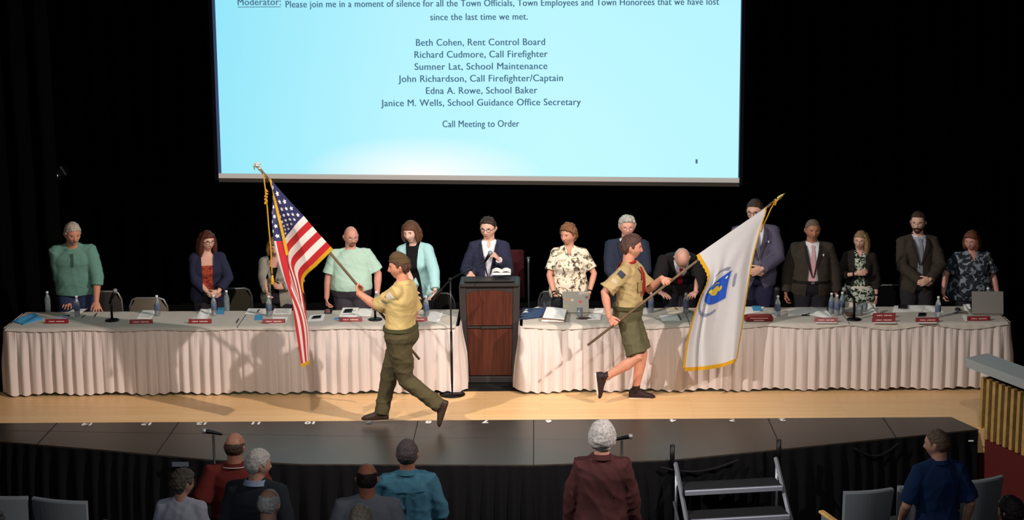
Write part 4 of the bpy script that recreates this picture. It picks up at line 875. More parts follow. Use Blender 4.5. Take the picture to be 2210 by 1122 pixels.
# 14 woman in dark floral blouse
loc, h = who(2098, 500, 2.46)
M_dkfl = floral('dark_floral', (44, 48, 56), [((132, 142, 150), 4.0, .545), ((176, 178, 170), 11.0, .67)], 17)
person('woman with auburn hair in a dark floral blouse behind the large grey laptop', loc, h, yaw=0, head=(-34, 6, 0), build=dict(fem=1, w=1.4, fat=.08, arm=1.35, bust=.04, sh=1.2), skin='rosy', skincol=(206, 146, 132),
       arms={-1: dict(w=W(at(2036, 632, 2.32)), hd=(.05, -.3, -1), pn=(1, 0, 0), th=(0, -1, 0), curl=40, hint=(-1, .4, 0)), 1: dict(w=W(at(2154, 640, 2.34)), hd=(0, -.3, -1), pn=(-1, 0, 0), th=(0, -1, 0), curl=36, hint=(1, .4, 0))},
       top=dict(name='blouse', mat=M_dkfl, sleeve='short', slen=.85, sflare=1.15, hem=.82, t=.022, flare=.03, cut=vcut(1.36, .06)), bottom=dict(mat=M_trouser), hair=dict(name='auburn', col=(104, 60, 42), T=.022, front=.058, cover=1, locks=LOCKS_BOB, seed=12, wr=.004, wf=60, noise=.002), face=dict(glasses='wire', chub=.9, w=1.1, brow=(90, 60, 46)))
# ---------------------------------------------------------------- the two scouts, their flags
M_gold = cloth('gold_fringe', (214, 164, 40), bump=.6, bscale=120); M_tan = cloth('tan_shirt', (194, 170, 112), rough=.6); M_tan2 = cloth('khaki_shirt', (176, 154, 108), rough=.7)
M_olive = cloth('olive_trousers', (80, 72, 50)); M_green = cloth('green_shorts', (92, 88, 64)); M_pole = mat('flag_pole_wood', (112, 92, 70), rough=.4, var=.2, vscale=12); M_redc = cloth('red_neckerchief', (150, 40, 34))
Y1 = -.24
def Ypole1(x): return .10 + (x - 905) / 129 * .17
def up1(x, y): return at(x, y, Ypole1(x))
def cap_part(mt, T_=.02, nm='cap'):
    def f(c):
        def off(x, y, z): return -.010 + sst(0, 1, np.clip((z - np.where(y < 0, .052, .03)) / .01 + .5, 0, 1)) * (.010 + T_ + .02 * np.exp(-((y + .03) / .06) ** 2) * (z > .08))
        m = MB(); add_grid_ball(m, head_points(c['face'], c['kh'], off), c['Rh'], c['hc']); m.build(nm, mt, c['root'], smooth=True)
    return f
def pocket(x, z, mt, t=.024, back=False): return lambda c: [c['strip']('pocket', [(x, z - .05, .045), (x, z, .047), (x, z + .04, .047)], mt, t, th=.004, back=back), c['strip']('pocket_flap', [(x, z + .04, .05), (x, z + .065, .05)], mt, t + .003, th=.004, back=back)]
def sleeve_patch(s, u, m, w_=.035, nm='sleeve_patch', r=.078):
    def f(c):
        sh, el, wt = c['J'][s]; k = c['k']; p = sh.lerp(el, u); d = (el - sh).normalized(); o = (c['Rt'] @ Vector((s, 0, 0))); o = (o - d * o.dot(d)).normalized(); q = d.cross(o); mb = MB()
        rs = []
        for a in (-.5, -.25, 0, .25, .5):
            n_ = o * math.cos(a) + q * math.sin(a); rs.append([p + n_ * r * k - d * w_ * k, p + n_ * r * k + d * w_ * k, p + n_ * (r - .012) * k + d * w_ * k, p + n_ * (r - .012) * k - d * w_ * k])
        mb.rings(rs, True); mb.build(nm, m, c['root'])
    return f
x1 = wx(866, Y1, 1.0)
wr1 = up1(782, 624); wr1b = at(872, 722, .03)
pdir1 = (up1(562, 366) - up1(905, 775)).normalized()
def grip(p, pd, hd0, k, flip=1, thumb=1):
    pd = pd.normalized(); hd = Vector(hd0); hd = (hd - pd * hd.dot(pd)).normalized(); n = pd.cross(hd) * flip; w_ = p - hd * .092 * k - n * .026 * k
    return dict(w=W(w_), hd=('w', *hd), pn=('w', *n), th=('w', *(pd * thumb)), curl=72, thumb=35, spread=1)
def on_pole(a, b, x):
    lo, hi = 0.0, 1.0; inc = proj(b)[0] > proj(a)[0]
    for _ in range(40):
        t = (lo + hi) / 2
        if (proj(a.lerp(b, t))[0] < x) == inc: lo = t
        else: hi = t
    return a.lerp(b, lo)
PT1, PB1 = up1(562, 366), up1(905, 775)
def near(p, off): return ('w', p.x + off[0], p.y + off[1], p.z + off[2])
person('scout in a tan shirt and long olive trousers striding with the striped flag', (x1, Y1, 0), 1.76, yaw=-106, lean=-2, head=(18, 4, 0), name='person', build=dict(w=1.2, sh=1.04, arm=1.2, fat=.012, leg=1.26), skincol=(204, 140, 112), skin='sun', ph=.045,
       arms={1: dict(grip(on_pole(PB1, PT1, 778), pdir1, (-.6, .1, .8), 1.03, flip=-1), hint=(0, .15, -1)), -1: dict(grip(on_pole(PB1, PT1, 866), pdir1, (-.9, 0, -.5), 1.03, flip=1), hint=(0, 1, .1))},
       legs={1: dict(a=px(948, 874, -.34), hint=(.1, -1, .3), fd=('w', -.32, 0, -.95)), -1: dict(a=px(824, 890, -.12), fd=('w', -1, .0, -.02), hint=(0, -1, .1))},
       top=dict(mat=M_tan, sleeve='short', slen=.92, hem=1.0, t=.018, wr=.014, sflare=1.12), bottom=dict(mat=M_olive, waist=1.03, t=.03, wr=.018, end=1.04), shoes=dict(mat=mat('brown_boot', (58, 42, 34), rough=.5), collar=.12),
       hair=dict(name='brown_scout', col=(70, 48, 34), T=.012, front=.06, seed=3), face=dict(brow=(60, 42, 32)),
       extras=[cap_part(cloth('olive_cap', (84, 66, 44)), T_=.014), belt(cloth('green_web_belt', (72, 70, 44)), .995, .034), collar(M_tan, t=.024), pocket(.085, 1.24, cloth('tan_pocket', (198, 170, 102), rough=.6)), pocket(-.085, 1.24, M_tan),
               sleeve_patch(1, .12, mat('badge_pale', (206, 198, 190), rough=.7), .025, 'shoulder_badge'), sleeve_patch(1, .42, mat('badge_olive', (120, 116, 96), rough=.7), .04)])
Y2 = .76
def Ypole2(x): return .46 + (x - 1325) * .0011
def up2(x, y): return at(x, y, Ypole2(x))
x2 = wx(1356, Y2, 1.0); PB2, PT2 = up2(1268, 745), up2(1672, 434); pdir2 = (PT2 - PB2).normalized()
w2a = up2(1327, 693); w2b = up2(1436, 606)
def neckerchief(c):
    m = MB(); T = c['T']; m.tube([T((.076 * math.sin(a), -.072 * math.cos(a) + .012, 1.462 + .018 * -math.cos(a) * -1)) for a in [2 * PI * q / 20 for q in range(21)]], .016 * c['k'], 8); m.build('neckerchief', M_redc, c['root'], smooth=True)
    c['strip']('neckerchief_end', [(.02, 1.16, .006), (.022, 1.26, .022), (.01, 1.36, .018), (0, 1.43, .014)], M_redc, .032, th=.012); c['strip']('neckerchief_end', [(-.04, 1.14, .006), (-.034, 1.26, .024), (-.014, 1.36, .018), (0, 1.43, .014)], M_redc, .032, th=.012)
    b = []; q = []
    m = MB(); m.add([T((-.12, backy(c['B'], .12, 1.42, .03), 1.43)), T((.12, backy(c['B'], .12, 1.42, .03), 1.43)), T((0, backy(c['B'], 0, 1.30, .034), 1.30)), T((-.06, .075, 1.485)), T((.06, .075, 1.485))], [(0, 2, 1), (0, 1, 4, 3)]); m.build('neckerchief_back', M_redc, c['root'])
person('scout in a khaki shirt, red neckerchief and green shorts striding with the white flag', (x2, Y2, 0), 1.80, yaw=78, lean=1, twist=-6, head=(10, 4, 0), name='person', build=dict(w=1.08, sh=1.0, arm=1.1, fat=.02, leg=1.15), skincol=(208, 146, 120), skin='sunlit', ph=.0,
       arms={-1: dict(grip(on_pole(PB2, PT2, 1327), pdir2, (.55, 0, -.85), 1.03, flip=-1), hint=(-.3, 1, .1)), 1: dict(grip(on_pole(PB2, PT2, 1440), pdir2, (.9, -.1, .1), 1.03, flip=-1), len=1.05, hint=(.5, .3, -1))},
       legs={-1: dict(a=px(1303, 816, .58), hint=(-.1, -1, .25), fd=('w', .12, 0, -1)), 1: dict(a=px(1371, 843, .84), fd=('w', 1, .02, -.02), hint=(0, -1, .1))},
       top=dict(mat=M_tan2, sleeve='short', slen=.9, hem=1.0, t=.022, flare=.0, wr=.022, sflare=1.15), bottom=dict(mat=M_green, waist=1.03, short=.93, t=.03, name='shorts', wr=.016), shoes=dict(mat=mat('dark_sneaker', (44, 26, 28), rough=.6), collar=.09, sole=M_sole),
       hair=dict(name='dark_brown_scout', col=(74, 50, 42), T=.016, front=.062, seed=7, sweep=.5), face=dict(brow=(60, 42, 34), nose=1.0),
       extras=[neckerchief, belt(cloth('green_web_belt', (72, 70, 44)), 1.0, .042), pocket(.085, 1.24, M_tan2, .03), pocket(-.085, 1.24, cloth('khaki_pocket', (164, 142, 98)), .03), sleeve_patch(-1, .15, mat('badge_dark', (52, 56, 70), rough=.7), .028, 'shoulder_badge'), sleeve_patch(-1, .5, mat('badge_pale2', (188, 172, 140), rough=.7), .02)])

def flag_object(label, base, pts_fn, curves, mat_cloth, edges, foldn, fold_amp, pole_pts, pole_r):
    root = empty('flag', base); tag(root, label, 'flag')
    def PF(o): o.location = Vector(o.location) - Vector(base); return o
    vk = [c[0] for c in curves]; K = len(curves[0][1]); uk = [i / (K - 1) for i in range(K)]
    X = np.array([[p[0] for p in c[1]] for c in curves], float); Yy = np.array([[p[1] for p in c[1]] for c in curves], float); D = np.array([c[2] for c in curves], float)
    def smooth_interp(t, ks, vals):          # Catmull-Rom through the knots
        i = max(0, min(len(ks) - 2, int(np.searchsorted(ks, t, 'right')) - 1)); a = (t - ks[i]) / (ks[i + 1] - ks[i]); p1, p2 = vals[i], vals[i + 1]; h = ks[i + 1] - ks[i]
        m1 = (vals[i + 1] - vals[i - 1]) / (ks[i + 1] - ks[i - 1]) * h if i > 0 else (p2 - p1); m2 = (vals[i + 2] - vals[i]) / (ks[i + 2] - ks[i]) * h if i + 2 < len(ks) else (p2 - p1)
        return (2 * a ** 3 - 3 * a ** 2 + 1) * p1 + (a ** 3 - 2 * a ** 2 + a) * m1 + (-2 * a ** 3 + 3 * a ** 2) * p2 + (a ** 3 - a ** 2) * m2
    def S(u, v, off=0.0):
        xs = [smooth_interp(u, uk, X[i]) for i in range(len(vk))]; ys = [smooth_interp(u, uk, Yy[i]) for i in range(len(vk))]
        x = smooth_interp(v, vk, np.array(xs)); y = smooth_interp(v, vk, np.array(ys)); d = smooth_interp(v, vk, D) * sst(.08, .3, u)
        hx = smooth_interp(v, vk, X[:, 0]); yy = pts_fn(hx) - .03 + d + fold_amp * sst(.05, .4, u) * math.sin(v * foldn * 2 * PI + 1.5 * u * 2 + .6 * math.sin(v * 9)) - off
        kk = 3.2 * (1 - float(sst(0, .05, u))); hy = float(X[-1][0] - X[0][0]), float(Yy[-1][0] - Yy[0][0]); hl = math.hypot(*hy); nx_, ny_ = hy[1] / hl, -hy[0] / hl
        if ny_ > 0: nx_, ny_ = -nx_, -ny_
        return at(x + nx_ * kk, y + ny_ * kk, yy)
    NU, NV = 110, 70; m = MB(); m.grid(lambda u, v: S(u, v), NU, NV); o = m.build('cloth', mat_cloth, root, smooth=True); me = o.data; uvl = me.uv_layers.new(name='uv'); k = 0
    for p in me.polygons:
        for li in p.loop_indices:
            vi = me.loops[li].vertex_index; uvl.data[li].uv = ((vi // (NV + 1)) / NU, (vi % (NV + 1)) / NV)
    PF(o)
    for e in edges:
        m = MB(); wd = e[1]; n = 90
        def side(t):
            if e[0] == 'top': a, b = S(t, 0), S(t, .06)
            elif e[0] == 'bottom': a, b = S(t, 1), S(t, .94)
            else: a, b = S(1, t), S(.95, t)
            d = a - b; d = d.normalized() if d.length > 1e-5 else Vector((0, 0, -1)); j = .15 * math.sin(t * 400); return [a + Vector((0, -.005, 0)) - d * .006, a + d * wd * (1 + j) + Vector((0, -.004, 0)), a + d * wd * (1 + j) + Vector((0, .004, 0)), a + Vector((0, .005, 0)) - d * .006]
        m.rings([side(e[2] + ((e[3] if len(e) > 3 else 1) - e[2]) * i / n) for i in range(n + 1)], True); PF(m.build('fringe', M_gold, root, smooth=False))
    m = MB(); m.tube(pole_pts, pole_r, 14); PF(m.build('pole', M_pole, root, smooth=True))
    return root, S, PF
def us_mat():
    m = bpy.data.materials.new('striped_flag_cloth'); m.use_nodes = True; nt = m.node_tree; b = nt.nodes['Principled BSDF']; b.inputs['Roughness'].default_value = .5; b.inputs['Sheen Weight'].default_value = .2
    L = nt.links.new
    def M(op, a, c=None, d=None):
        n = nt.nodes.new('ShaderNodeMath'); n.operation = op
        for i, x in enumerate((a, c, d)):
            if x is None: continue
            if hasattr(x, 'links') or hasattr(x, 'is_output'): L(x, n.inputs[i])
            else: n.inputs[i].default_value = x
        return n.outputs[0]
    tc = nt.nodes.new('ShaderNodeTexCoord'); sp_ = nt.nodes.new('ShaderNodeSeparateXYZ'); L(tc.outputs['UV'], sp_.inputs[0]); u, v = sp_.outputs['X'], sp_.outputs['Y']
    stripe = M('LESS_THAN', M('FLOORED_MODULO', M('MULTIPLY', v, 13), 2), 1.0)
    canton = M('MULTIPLY', M('LESS_THAN', u, .40), M('LESS_THAN', v, 7 / 13))
    cu, cv = M('MULTIPLY', u, 12 / .40), M('MULTIPLY', v, 10 * 13 / 7)          # 11 x 9 positions, every other one a star
    iu, iv = M('ROUND', cu), M('ROUND', cv); par = M('LESS_THAN', M('FLOORED_MODULO', M('ADD', iu, iv), 2), .5)
    du, dv = M('MULTIPLY', M('SUBTRACT', cu, iu), 1.0), M('MULTIPLY', M('SUBTRACT', cv, iv), .9)
    r = M('SQRT', M('ADD', M('MULTIPLY', du, du), M('MULTIPLY', dv, dv))); a = M('ARCTAN2', du, dv); lim = M('ADD', .32, M('MULTIPLY', M('COSINE', M('MULTIPLY', a, 5)), .10)); st = M('LESS_THAN', r, lim)
    inn = M('MULTIPLY', M('MULTIPLY', M('GREATER_THAN', iu, .5), M('LESS_THAN', iu, 11.5)), M('MULTIPLY', M('GREATER_THAN', iv, .5), M('LESS_THAN', iv, 9.5))); st = M('MULTIPLY', M('MULTIPLY', st, par), inn)
    m1 = nt.nodes.new('ShaderNodeMixRGB'); L(stripe, m1.inputs['Fac']); m1.inputs['Color1'].default_value = rgb(232, 226, 218); m1.inputs['Color2'].default_value = rgb(190, 34, 40)
    m2 = nt.nodes.new('ShaderNodeMixRGB'); L(st, m2.inputs['Fac']); m2.inputs['Color1'].default_value = rgb(44, 46, 92); m2.inputs['Color2'].default_value = rgb(236, 234, 230)
    m3 = nt.nodes.new('ShaderNodeMixRGB'); L(canton, m3.inputs['Fac']); L(m1.outputs[0], m3.inputs['Color1']); L(m2.outputs[0], m3.inputs['Color2']); L(m3.outputs[0], b.inputs['Base Color']); return m
c1 = [(0, [(583, 390), (597, 455), (612, 520), (624, 585), (634, 680), (650, 786)], -.06), (.12, [(594, 403), (587, 460), (591, 520), (608, 590), (642, 682), (657, 784)], -.04), (.27, [(616, 428), (603, 475), (607, 520), (618, 588), (654, 684), (664, 780)], .02),
      (.54, [(653, 468), (631, 494), (612, 527), (624, 590), (662, 690), (668, 776)], .05), (.77, [(682, 502), (650, 534), (628, 565), (640, 612), (655, 695), (662, 772)], .04), (1, [(712, 535), (680, 567), (652, 597), (655, 640), (664, 700), (667, 770)], .02)]
p_top = up1(562, 366); p_bot = up1(905, 775)
flag1, S1, PF1 = flag_object('gold-fringed flag of red and white stripes with white stars on blue, on slanting pole', (p_bot.x, p_bot.y, 0), Ypole1, c1, us_mat(), [('top', .022, 0, .5), ('bottom', .034, 0, .55), ('fly', .03, 0)], 5, .012, [p_bot, p_bot.lerp(p_top, .5), p_top], .0135)
M_cord = cloth('gold_cord', (196, 144, 40), bump=.5, bscale=150)
def eagle():
    d = (p_top - p_bot).normalized(); r = Vector((d.z, 0, -d.x)).normalized(); m = MB(); p = p_top
    m.lathe([(.012, 0), (.022, .01), (.012, .022), (.01, .03)], (0, 0, 0), 12); m2 = MB(); M_ = Matrix((r, Vector((0, 1, 0)), d)).transposed()
    m2.add([p + M_ @ Vector(q) for q in m.v], m.f); m2.ball(p + d * .045, (.02, .02, .026), M_, 12, 8); m2.ball(p + d * .075, (.012, .013, .013), M_, 10, 8)
    for s in (-1, 1): m2.tube([p + d * .05, p + d * .065 + r * s * .028, p + d * .035 + r * s * .045], [.013, .012, .004], 10, rnd=True, ell=.5)
    m2.tube([p + d * .078, p + d * .085 + r * .016], [.006, .002], 8, rnd=True); return m2
PF1(eagle().build('eagle_finial', mat('pale_brass', (238, 226, 196), rough=.25, metal=.7, emit=None), flag1, smooth=True))
def cordpts(pl, Y): return [at(x, y, Y) for x, y in pl]
yc = Ypole1(565) - .04
m = MB(); m.tube(cordpts([(569, 376), (571, 395), (574, 420), (577, 450), (580, 490), (584, 530), (586, 565), (587, 590)], yc), .007, 8, rnd=True); PF1(m.build('cord', M_cord, flag1, smooth=True))
m = MB(); pts = cordpts([(574 + 3 * math.sin(i * 1.9), 410 + i * 2.2) for i in range(14)], yc - .01); m.tube(pts, [.011 + .004 * math.sin(i * 2) for i in range(14)], 8, rnd=True); PF1(m.build('cord_knot', M_cord, flag1, smooth=True))
q = at(588, 600, yc); m = MB(); m.lathe([(.004, .03), (.012, .022), (.010, .01), (.014, -.005), (.02, -.06), (.018, -.062), (0, -.055)], q, 12); PF1(m.build('tassel', M_gold, flag1, smooth=True))

M_wflag = cloth('white_flag_cloth', (204, 204, 205), rough=.6, bump=.12)
c2 = [(0, [(1655, 450), (1637, 505), (1621, 572), (1610, 642), (1600, 712), (1590, 774)], -.02), (.25, [(1620, 474), (1606, 532), (1588, 596), (1578, 660), (1568, 725), (1562, 784)], .02), (.5, [(1582, 500), (1572, 560), (1553, 618), (1541, 680), (1533, 738), (1530, 790)], -.03),
      (.75, [(1546, 525), (1550, 578), (1531, 630), (1515, 688), (1504, 742), (1500, 793)], .01), (1, [(1510, 550), (1531, 594), (1513, 642), (1496, 692), (1484, 745), (1478, 794)], -.03)]
q_top = up2(1672, 434); q_bot = up2(1268, 745)
flag2, S2, PF2 = flag_object('white flag with a blue shield emblem and yellow fringe on a slanting pole', (q_bot.x, q_bot.y, 0), Ypole2, c2, M_wflag, [('top', .012, 0), ('bottom', .035, 0), ('fly', .035, 0)], 2.2, .04, [q_bot, q_bot.lerp(q_top, .5), q_top], .0135)
def applique(nm, mt, rows, off=.006):       # rows: (v, u0, u1) on the cloth
    m = MB(); m.rings([[S2(u0 + (u1 - u0) * q / 8, v, off) for q in range(9)] for v, u0, u1 in rows], False, closed=False); PF2(m.build(nm, mt, flag2, smooth=True))
UC, VC = .42, .60
def shield(sc, du=0.0):
    rows = []
    for i in range(25):
        t = i / 24; v = VC - .27 * sc + .54 * sc * t; hw = .105 * sc * (1 if t < .28 else math.sqrt(max(0, 1 - ((t - .28) / .72) ** 2)) ** 1.0) + .0005; rows.append((v, UC - hw + du, UC + hw + du))
    return rows
applique('shield_border', mat('shield_edge', (190, 196, 208), rough=.6), shield(.95), .005); applique('blue_shield', mat('shield_blue', (38, 84, 186), rough=.6), shield(.90), .009)
M_sg = mat('emblem_gold', (206, 180, 60), rough=.6)
fig = [(-.15, -.012, .008), (-.12, -.02, .018), (-.09, -.012, .01), (-.06, -.035, .034), (-.01, -.038, .03), (.03, -.03, .024), (.06, -.022, .02), (.10, -.032, .0), (.14, -.03, -.008), (.17, -.026, -.014)]
applique('gold_figure', M_sg, [(VC + a, UC + b, UC + c) for a, b, c in fig], .013); applique('gold_bow', M_sg, [(VC - .07 + .02 * i, UC - .055 - .012 * math.sin(i / 8 * PI), UC - .047 - .012 * math.sin(i / 8 * PI)) for i in range(9)], .013)
applique('emblem_star', mat('emblem_white', (235, 235, 240), rough=.6), [(VC - .19 - .02, UC - .062, UC - .060), (VC - .19 - .006, UC - .072, UC - .05), (VC - .19 + .006, UC - .068, UC - .054), (VC - .19 + .02, UC - .064, UC - .059)], .013)
M_rib = mat('ribbon_grey_blue', (132, 138, 160), rough=.6)
def ribbon(a0, a1, r0, r1):
    m = MB(); m.rings([[S2(UC + .155 * rr * math.sin(a), VC + .03 + .33 * rr * math.cos(a), .006) for rr in (r0, (r0 + r1) / 2, r1)] for a in [a0 + (a1 - a0) * i / 30 for i in range(31)]], False, closed=False); PF2(m.build('ribbon', M_rib, flag2, smooth=True))
ribbon(-.3, 2.0, .96, 1.10); ribbon(-2.3, -1.2, .98, 1.10)
applique('crest', M_rib, [(VC - .36, UC - .03, UC + .04), (VC - .34, UC - .05, UC + .05), (VC - .32, UC - .03, UC + .03)], .007)
dd = (q_top - q_bot).normalized(); m = MB(); e = up2(1695, 419)
r_ = Vector((dd.z, 0, -dd.x)); m.tube([q_top, q_top + dd * .02, q_top + dd * .03], [.016, .02, .012], 12); M_ = Matrix((r_, Vector((0, 1, 0)), dd)).transposed()
m.rings([[q_top + dd * z + M_ @ Vector((a * math.cos(t), b * math.sin(t), 0)) for t in [2 * PI * j / 10 for j in range(10)]] for z, a, b in ((.03, .008, .008), (.05, .02, .008), (.07, .022, .007), (.10, .014, .005), (.145, .002, .002))], True)
PF2(m.build('spear_finial', mat('old_brass', (178, 160, 90), rough=.3, metal=.8), flag2, smooth=True))
yc2 = Ypole2(1670) - .03
m = MB(); m.tube(cordpts([(1680, 430), (1672, 438), (1664, 450), (1656, 468), (1648, 484), (1643, 500)], yc2), .007, 8, rnd=True); PF2(m.build('cord', M_cord, flag2, smooth=True))
m = MB(); m.tube(cordpts([(1672 + 3 * math.cos(i * 1.7), 436 + 3.5 * math.sin(i * 1.7) + i * .4) for i in range(10)], yc2 - .015), .009, 8, rnd=True); PF2(m.build('cord_knot', M_cord, flag2, smooth=True))
# ---------------------------------------------------------------- things on the tables
TT = TZ + .0015
def on(px_, py_): return onz(px_, py_, TT)
M_pet = mat('clear_plastic', (214, 226, 232), rough=.08, trans=.8, spec=.6); M_lab = mat('bottle_label', (84, 96, 124), rough=.5, var=.3, vscale=40); M_cap = mat('white_cap', (228, 230, 232), rough=.5)
def bottle(tall=1.0, lab=True):
    r = empty('water_bottle'); m = MB(); m.lathe([(.0, .002), (.028, 0), (.031, .006), (.030, .05), (.031, .055), (.031, .12 * tall), (.0285, .14 * tall), (.020, .165 * tall), (.0125, .18 * tall), (.0125, .192 * tall), (0, .192 * tall)], seg=18); m.build('bottle_body', M_pet, r, smooth=True)
    if lab: m = MB(); m.lathe([(.0315, .065), (.0325, .066), (.0325, .117 * tall), (.0315, .118 * tall)], seg=18); m.build('bottle_label', M_lab, r, smooth=True)
    m = MB(); m.lathe([(.0155, .188 * tall), (.0155, .205 * tall), (.013, .208 * tall), (0, .208 * tall)], seg=14); m.build('bottle_cap', M_cap, r, smooth=True); return r
protos = {True: bottle(1.12), False: bottle(1.12, False)}; usedb = {True: False, False: False}
for x, y, lab, s in ((104, 672, False, 'unlabelled water bottle at the far left, by the teal sweater man'), (167, 682, True, 'water bottle in front of the leaning man in a teal sweater'), (340, 681, True, 'water bottle in front of the empty grey folding chair'),
                     (462, 680, True, 'shorter-looking labelled water bottle before the woman in the navy cardigan'), (490, 670, False, 'clear water bottle beside the blue card, right of the navy cardigan woman'), (581, 682, True, 'water bottle held by the woman in the grey blazer'), (813, 672, True, 'water bottle by the mint t-shirt man, just left of the striding scout'), (920, 682, True, 'water bottle in front of the woman in turquoise'),
                     (1405, 674, True, 'water bottle just right of the scout in green shorts'), (1480, 676, True, 'water bottle before the bowing man, beside the edge of the white flag'), (1678, 682, True, 'water bottle right of the red binder, before the black gooseneck stand'), (1794, 676, True, 'leftmost bottle of the three huddled before the pink tie man'), (1806, 680, True, 'middle bottle of the three huddled before the pink tie man'),
                     (1817, 674, True, 'rightmost bottle of the three huddled before the pink tie man'), (2024, 684, True, 'water bottle in front of the bearded man'), (2131, 664, False, 'water bottle standing behind the lid of the large grey laptop')):
    o = protos[lab] if not usedb[lab] else copy_tree(protos[lab]); usedb[lab] = True; p = on(x, y); o.location = p; o.rotation_euler.z = x; tag(o, s, 'bottle', 'water bottles on the tables')
M_burg = mat('burgundy_plate', (128, 36, 40), rough=.35); M_let = mat('engraved_letters', (226, 190, 180), rough=.5)
def nameplate(w_=.125):
    r = empty('name_plate'); m = MB(); m.prism([(-.022, 0), (.022, 0), (.004, .045), (-.004, .045)], -w_, w_); m.v = [(z, x, y) for x, y, z in m.v]; m.build('plate', M_burg, r)
    m = MB(); n = 13
    for i in range(n):
        if i == 5: continue
        c = Vector((-.08 + .16 * i / (n - 1), -.0145, .021)); m.box(c, (.007 + .002 * (i % 3), .001, .013 - .002 * (i % 2)), rot=rx(-22))
    m.build('engraving', M_let, r); return r
npp = nameplate(); first = True
for x, y, rzv, s in ((123, 697, 0, 'burgundy name plate beside the blue folder at the left end'), (305, 698, 2, 'burgundy name plate in front of the empty grey folding chair'), (432, 697, 0, 'burgundy name plate before the woman in the navy cardigan'), (591, 697, 1, 'burgundy name plate before the woman in the grey blazer'), (757, 693, -2, 'burgundy name plate before the man in the mint t-shirt'), (898, 693, 3, 'burgundy name plate before the woman in turquoise, partly behind the striding scout'),
                     (1783, 694, -5, 'burgundy name plate on the spread papers before the man with the pink tie'), (1908, 684, 0, 'rear burgundy name plate of the two in front of the woman with fair hair'), (1907, 694, 0, 'front burgundy name plate of the two in front of the woman with fair hair'), (2001, 694, 0, 'burgundy name plate before the bearded man'), (2112, 691, 0, 'burgundy name plate in front of the large grey laptop')):
    o = npp if first else copy_tree(npp); first = False; o.location = on(x, y); o.rotation_euler.z = R(rzv); tag(o, s, 'name plate', 'burgundy name plates')
M_paper = mat('white_paper', (244, 242, 236), rough=.8); M_blue = mat('blue_card', (74, 156, 204), rough=.7); M_ink2 = mat('print_ink', (130, 130, 136), rough=.9)
def sheet(nm, corners, mt, label, cat='paper', z=0.0, th=.002, curl=0.0, ink=0, mi2=None, group='papers on the tables'):
    P = [on(x, y) for x, y in corners]; c = sum(P, Vector()) / 4; r = empty(nm, (c.x, c.y, TT + z)); tag(r, label, cat, group); m = MB()
    def f(u, v): p = P[0].lerp(P[1], u).lerp(P[3].lerp(P[2], u), v) - c; return Vector((p.x, p.y, th + curl * (.5 + .5 * math.sin(u * 7 + v * 4 + c.x * 9)) * max(0, min(1, 4 * min(u, 1 - u, v, 1 - v) + .3))))
    m.grid(f, 10, 8); n = len(m.v); e = MB(); e.grid(lambda u, v: Vector((f(u, v).x, f(u, v).y, .0003)), 10, 8); m.add(e.v, [q[::-1] for q in e.f])
    bd = [j for j in range(9)] + [i * 9 + 8 for i in range(1, 11)] + [10 * 9 + j for j in range(7, -1, -1)] + [i * 9 for i in range(9, 0, -1)]; N_ = len(bd); m.add([], []); m.f += [(bd[i], bd[(i + 1) % N_], n + bd[(i + 1) % N_], n + bd[i]) for i in range(N_)]; m.mi += [0] * N_
    m.build('sheet', mt, r)
    for i in range(ink):
        q = MB(); v = .15 + .7 * (i + .5) / ink; q.rings([[f(u, v) + Vector((0, 0, .0012)), f(u, v + .035) + Vector((0, 0, .0012))] for u in (.12, .3, .5, .7, .88 - .2 * (i % 3 == 2))], False, closed=False); q.build('printed_line', M_ink2, r)
    return r
sheet('folder', [(26, 694), (50, 701), (93, 689), (74, 676)], M_blue, 'bright blue folder on the left end of the table', 'folder', curl=.02, th=.006)
sheet('paper', [(134, 681), (160, 684), (190, 666), (158, 668)], M_paper, 'white papers behind the name plate at the left end, under the leaning man', ink=4)
sheet('paper', [(116, 692), (142, 693), (152, 680), (130, 680)], mat('lilac_paper', (196, 200, 222), rough=.8), 'pale lilac sheet right beside the blue folder')
sheet('paper', [(295, 688), (326, 689), (337, 670), (308, 670)], M_paper, 'white sheet behind the name plate in front of the empty folding chair', ink=4)
sheet('paper', [(284, 699.5), (327, 699.5), (328, 694), (285, 694)], M_paper, 'paper slip under the name plate in front of the empty chair', z=-.0005, th=.001)
sheet('paper', [(410, 693), (444, 694), (459, 667), (434, 668)], M_paper, 'folded white paper behind the name plate of the navy cardigan woman', curl=.02)
sheet('card', [(468, 678), (484, 678), (484, 664), (470, 664)], M_blue, 'small blue card beside the clear bottle near the navy cardigan woman', 'card')
sheet('paper', [(528, 678), (572, 678), (576, 666), (536, 666)], M_paper, 'printed sheet left of the bottle held by the blazer woman', ink=4)
sheet('paper', [(588, 678), (628, 678), (630, 666), (592, 666)], M_paper, 'printed sheet right of the bottle held by the blazer woman', ink=5)
sheet('card', [(549, 691), (566, 691), (568, 680), (551, 680)], M_blue, 'blue card left of the name plate before the blazer woman', 'card')
sheet('paper', [(580, 699), (616, 699), (622, 684), (590, 684)], M_paper, 'white sheet under the name plate before the blazer woman', z=-.0005, th=.001)
sheet('paper', [(661, 694), (697, 692), (702, 678), (670, 680)], M_paper, 'white sheet with a dark printed block right of the striped flag')
sheet('paper', [(730, 688), (768, 686), (775, 664), (740, 664)], M_paper, 'white sheet with a dark picture before the mint t-shirt man', ink=2)
sheet('paper', [(768, 682), (800, 682), (806, 666), (776, 666)], M_paper, 'white sheet under the scout arm, by the mint t-shirt man', curl=.01)
sheet('card', [(720, 690), (736, 689), (738, 685), (724, 685)], M_blue, 'tiny blue card left of the name plate before the mint t-shirt man', 'card')
sheet('paper', [(915, 694), (948, 694), (958, 672), (928, 672)], M_paper, 'white sheet at the lectern end of the table, before the turquoise woman', ink=0)
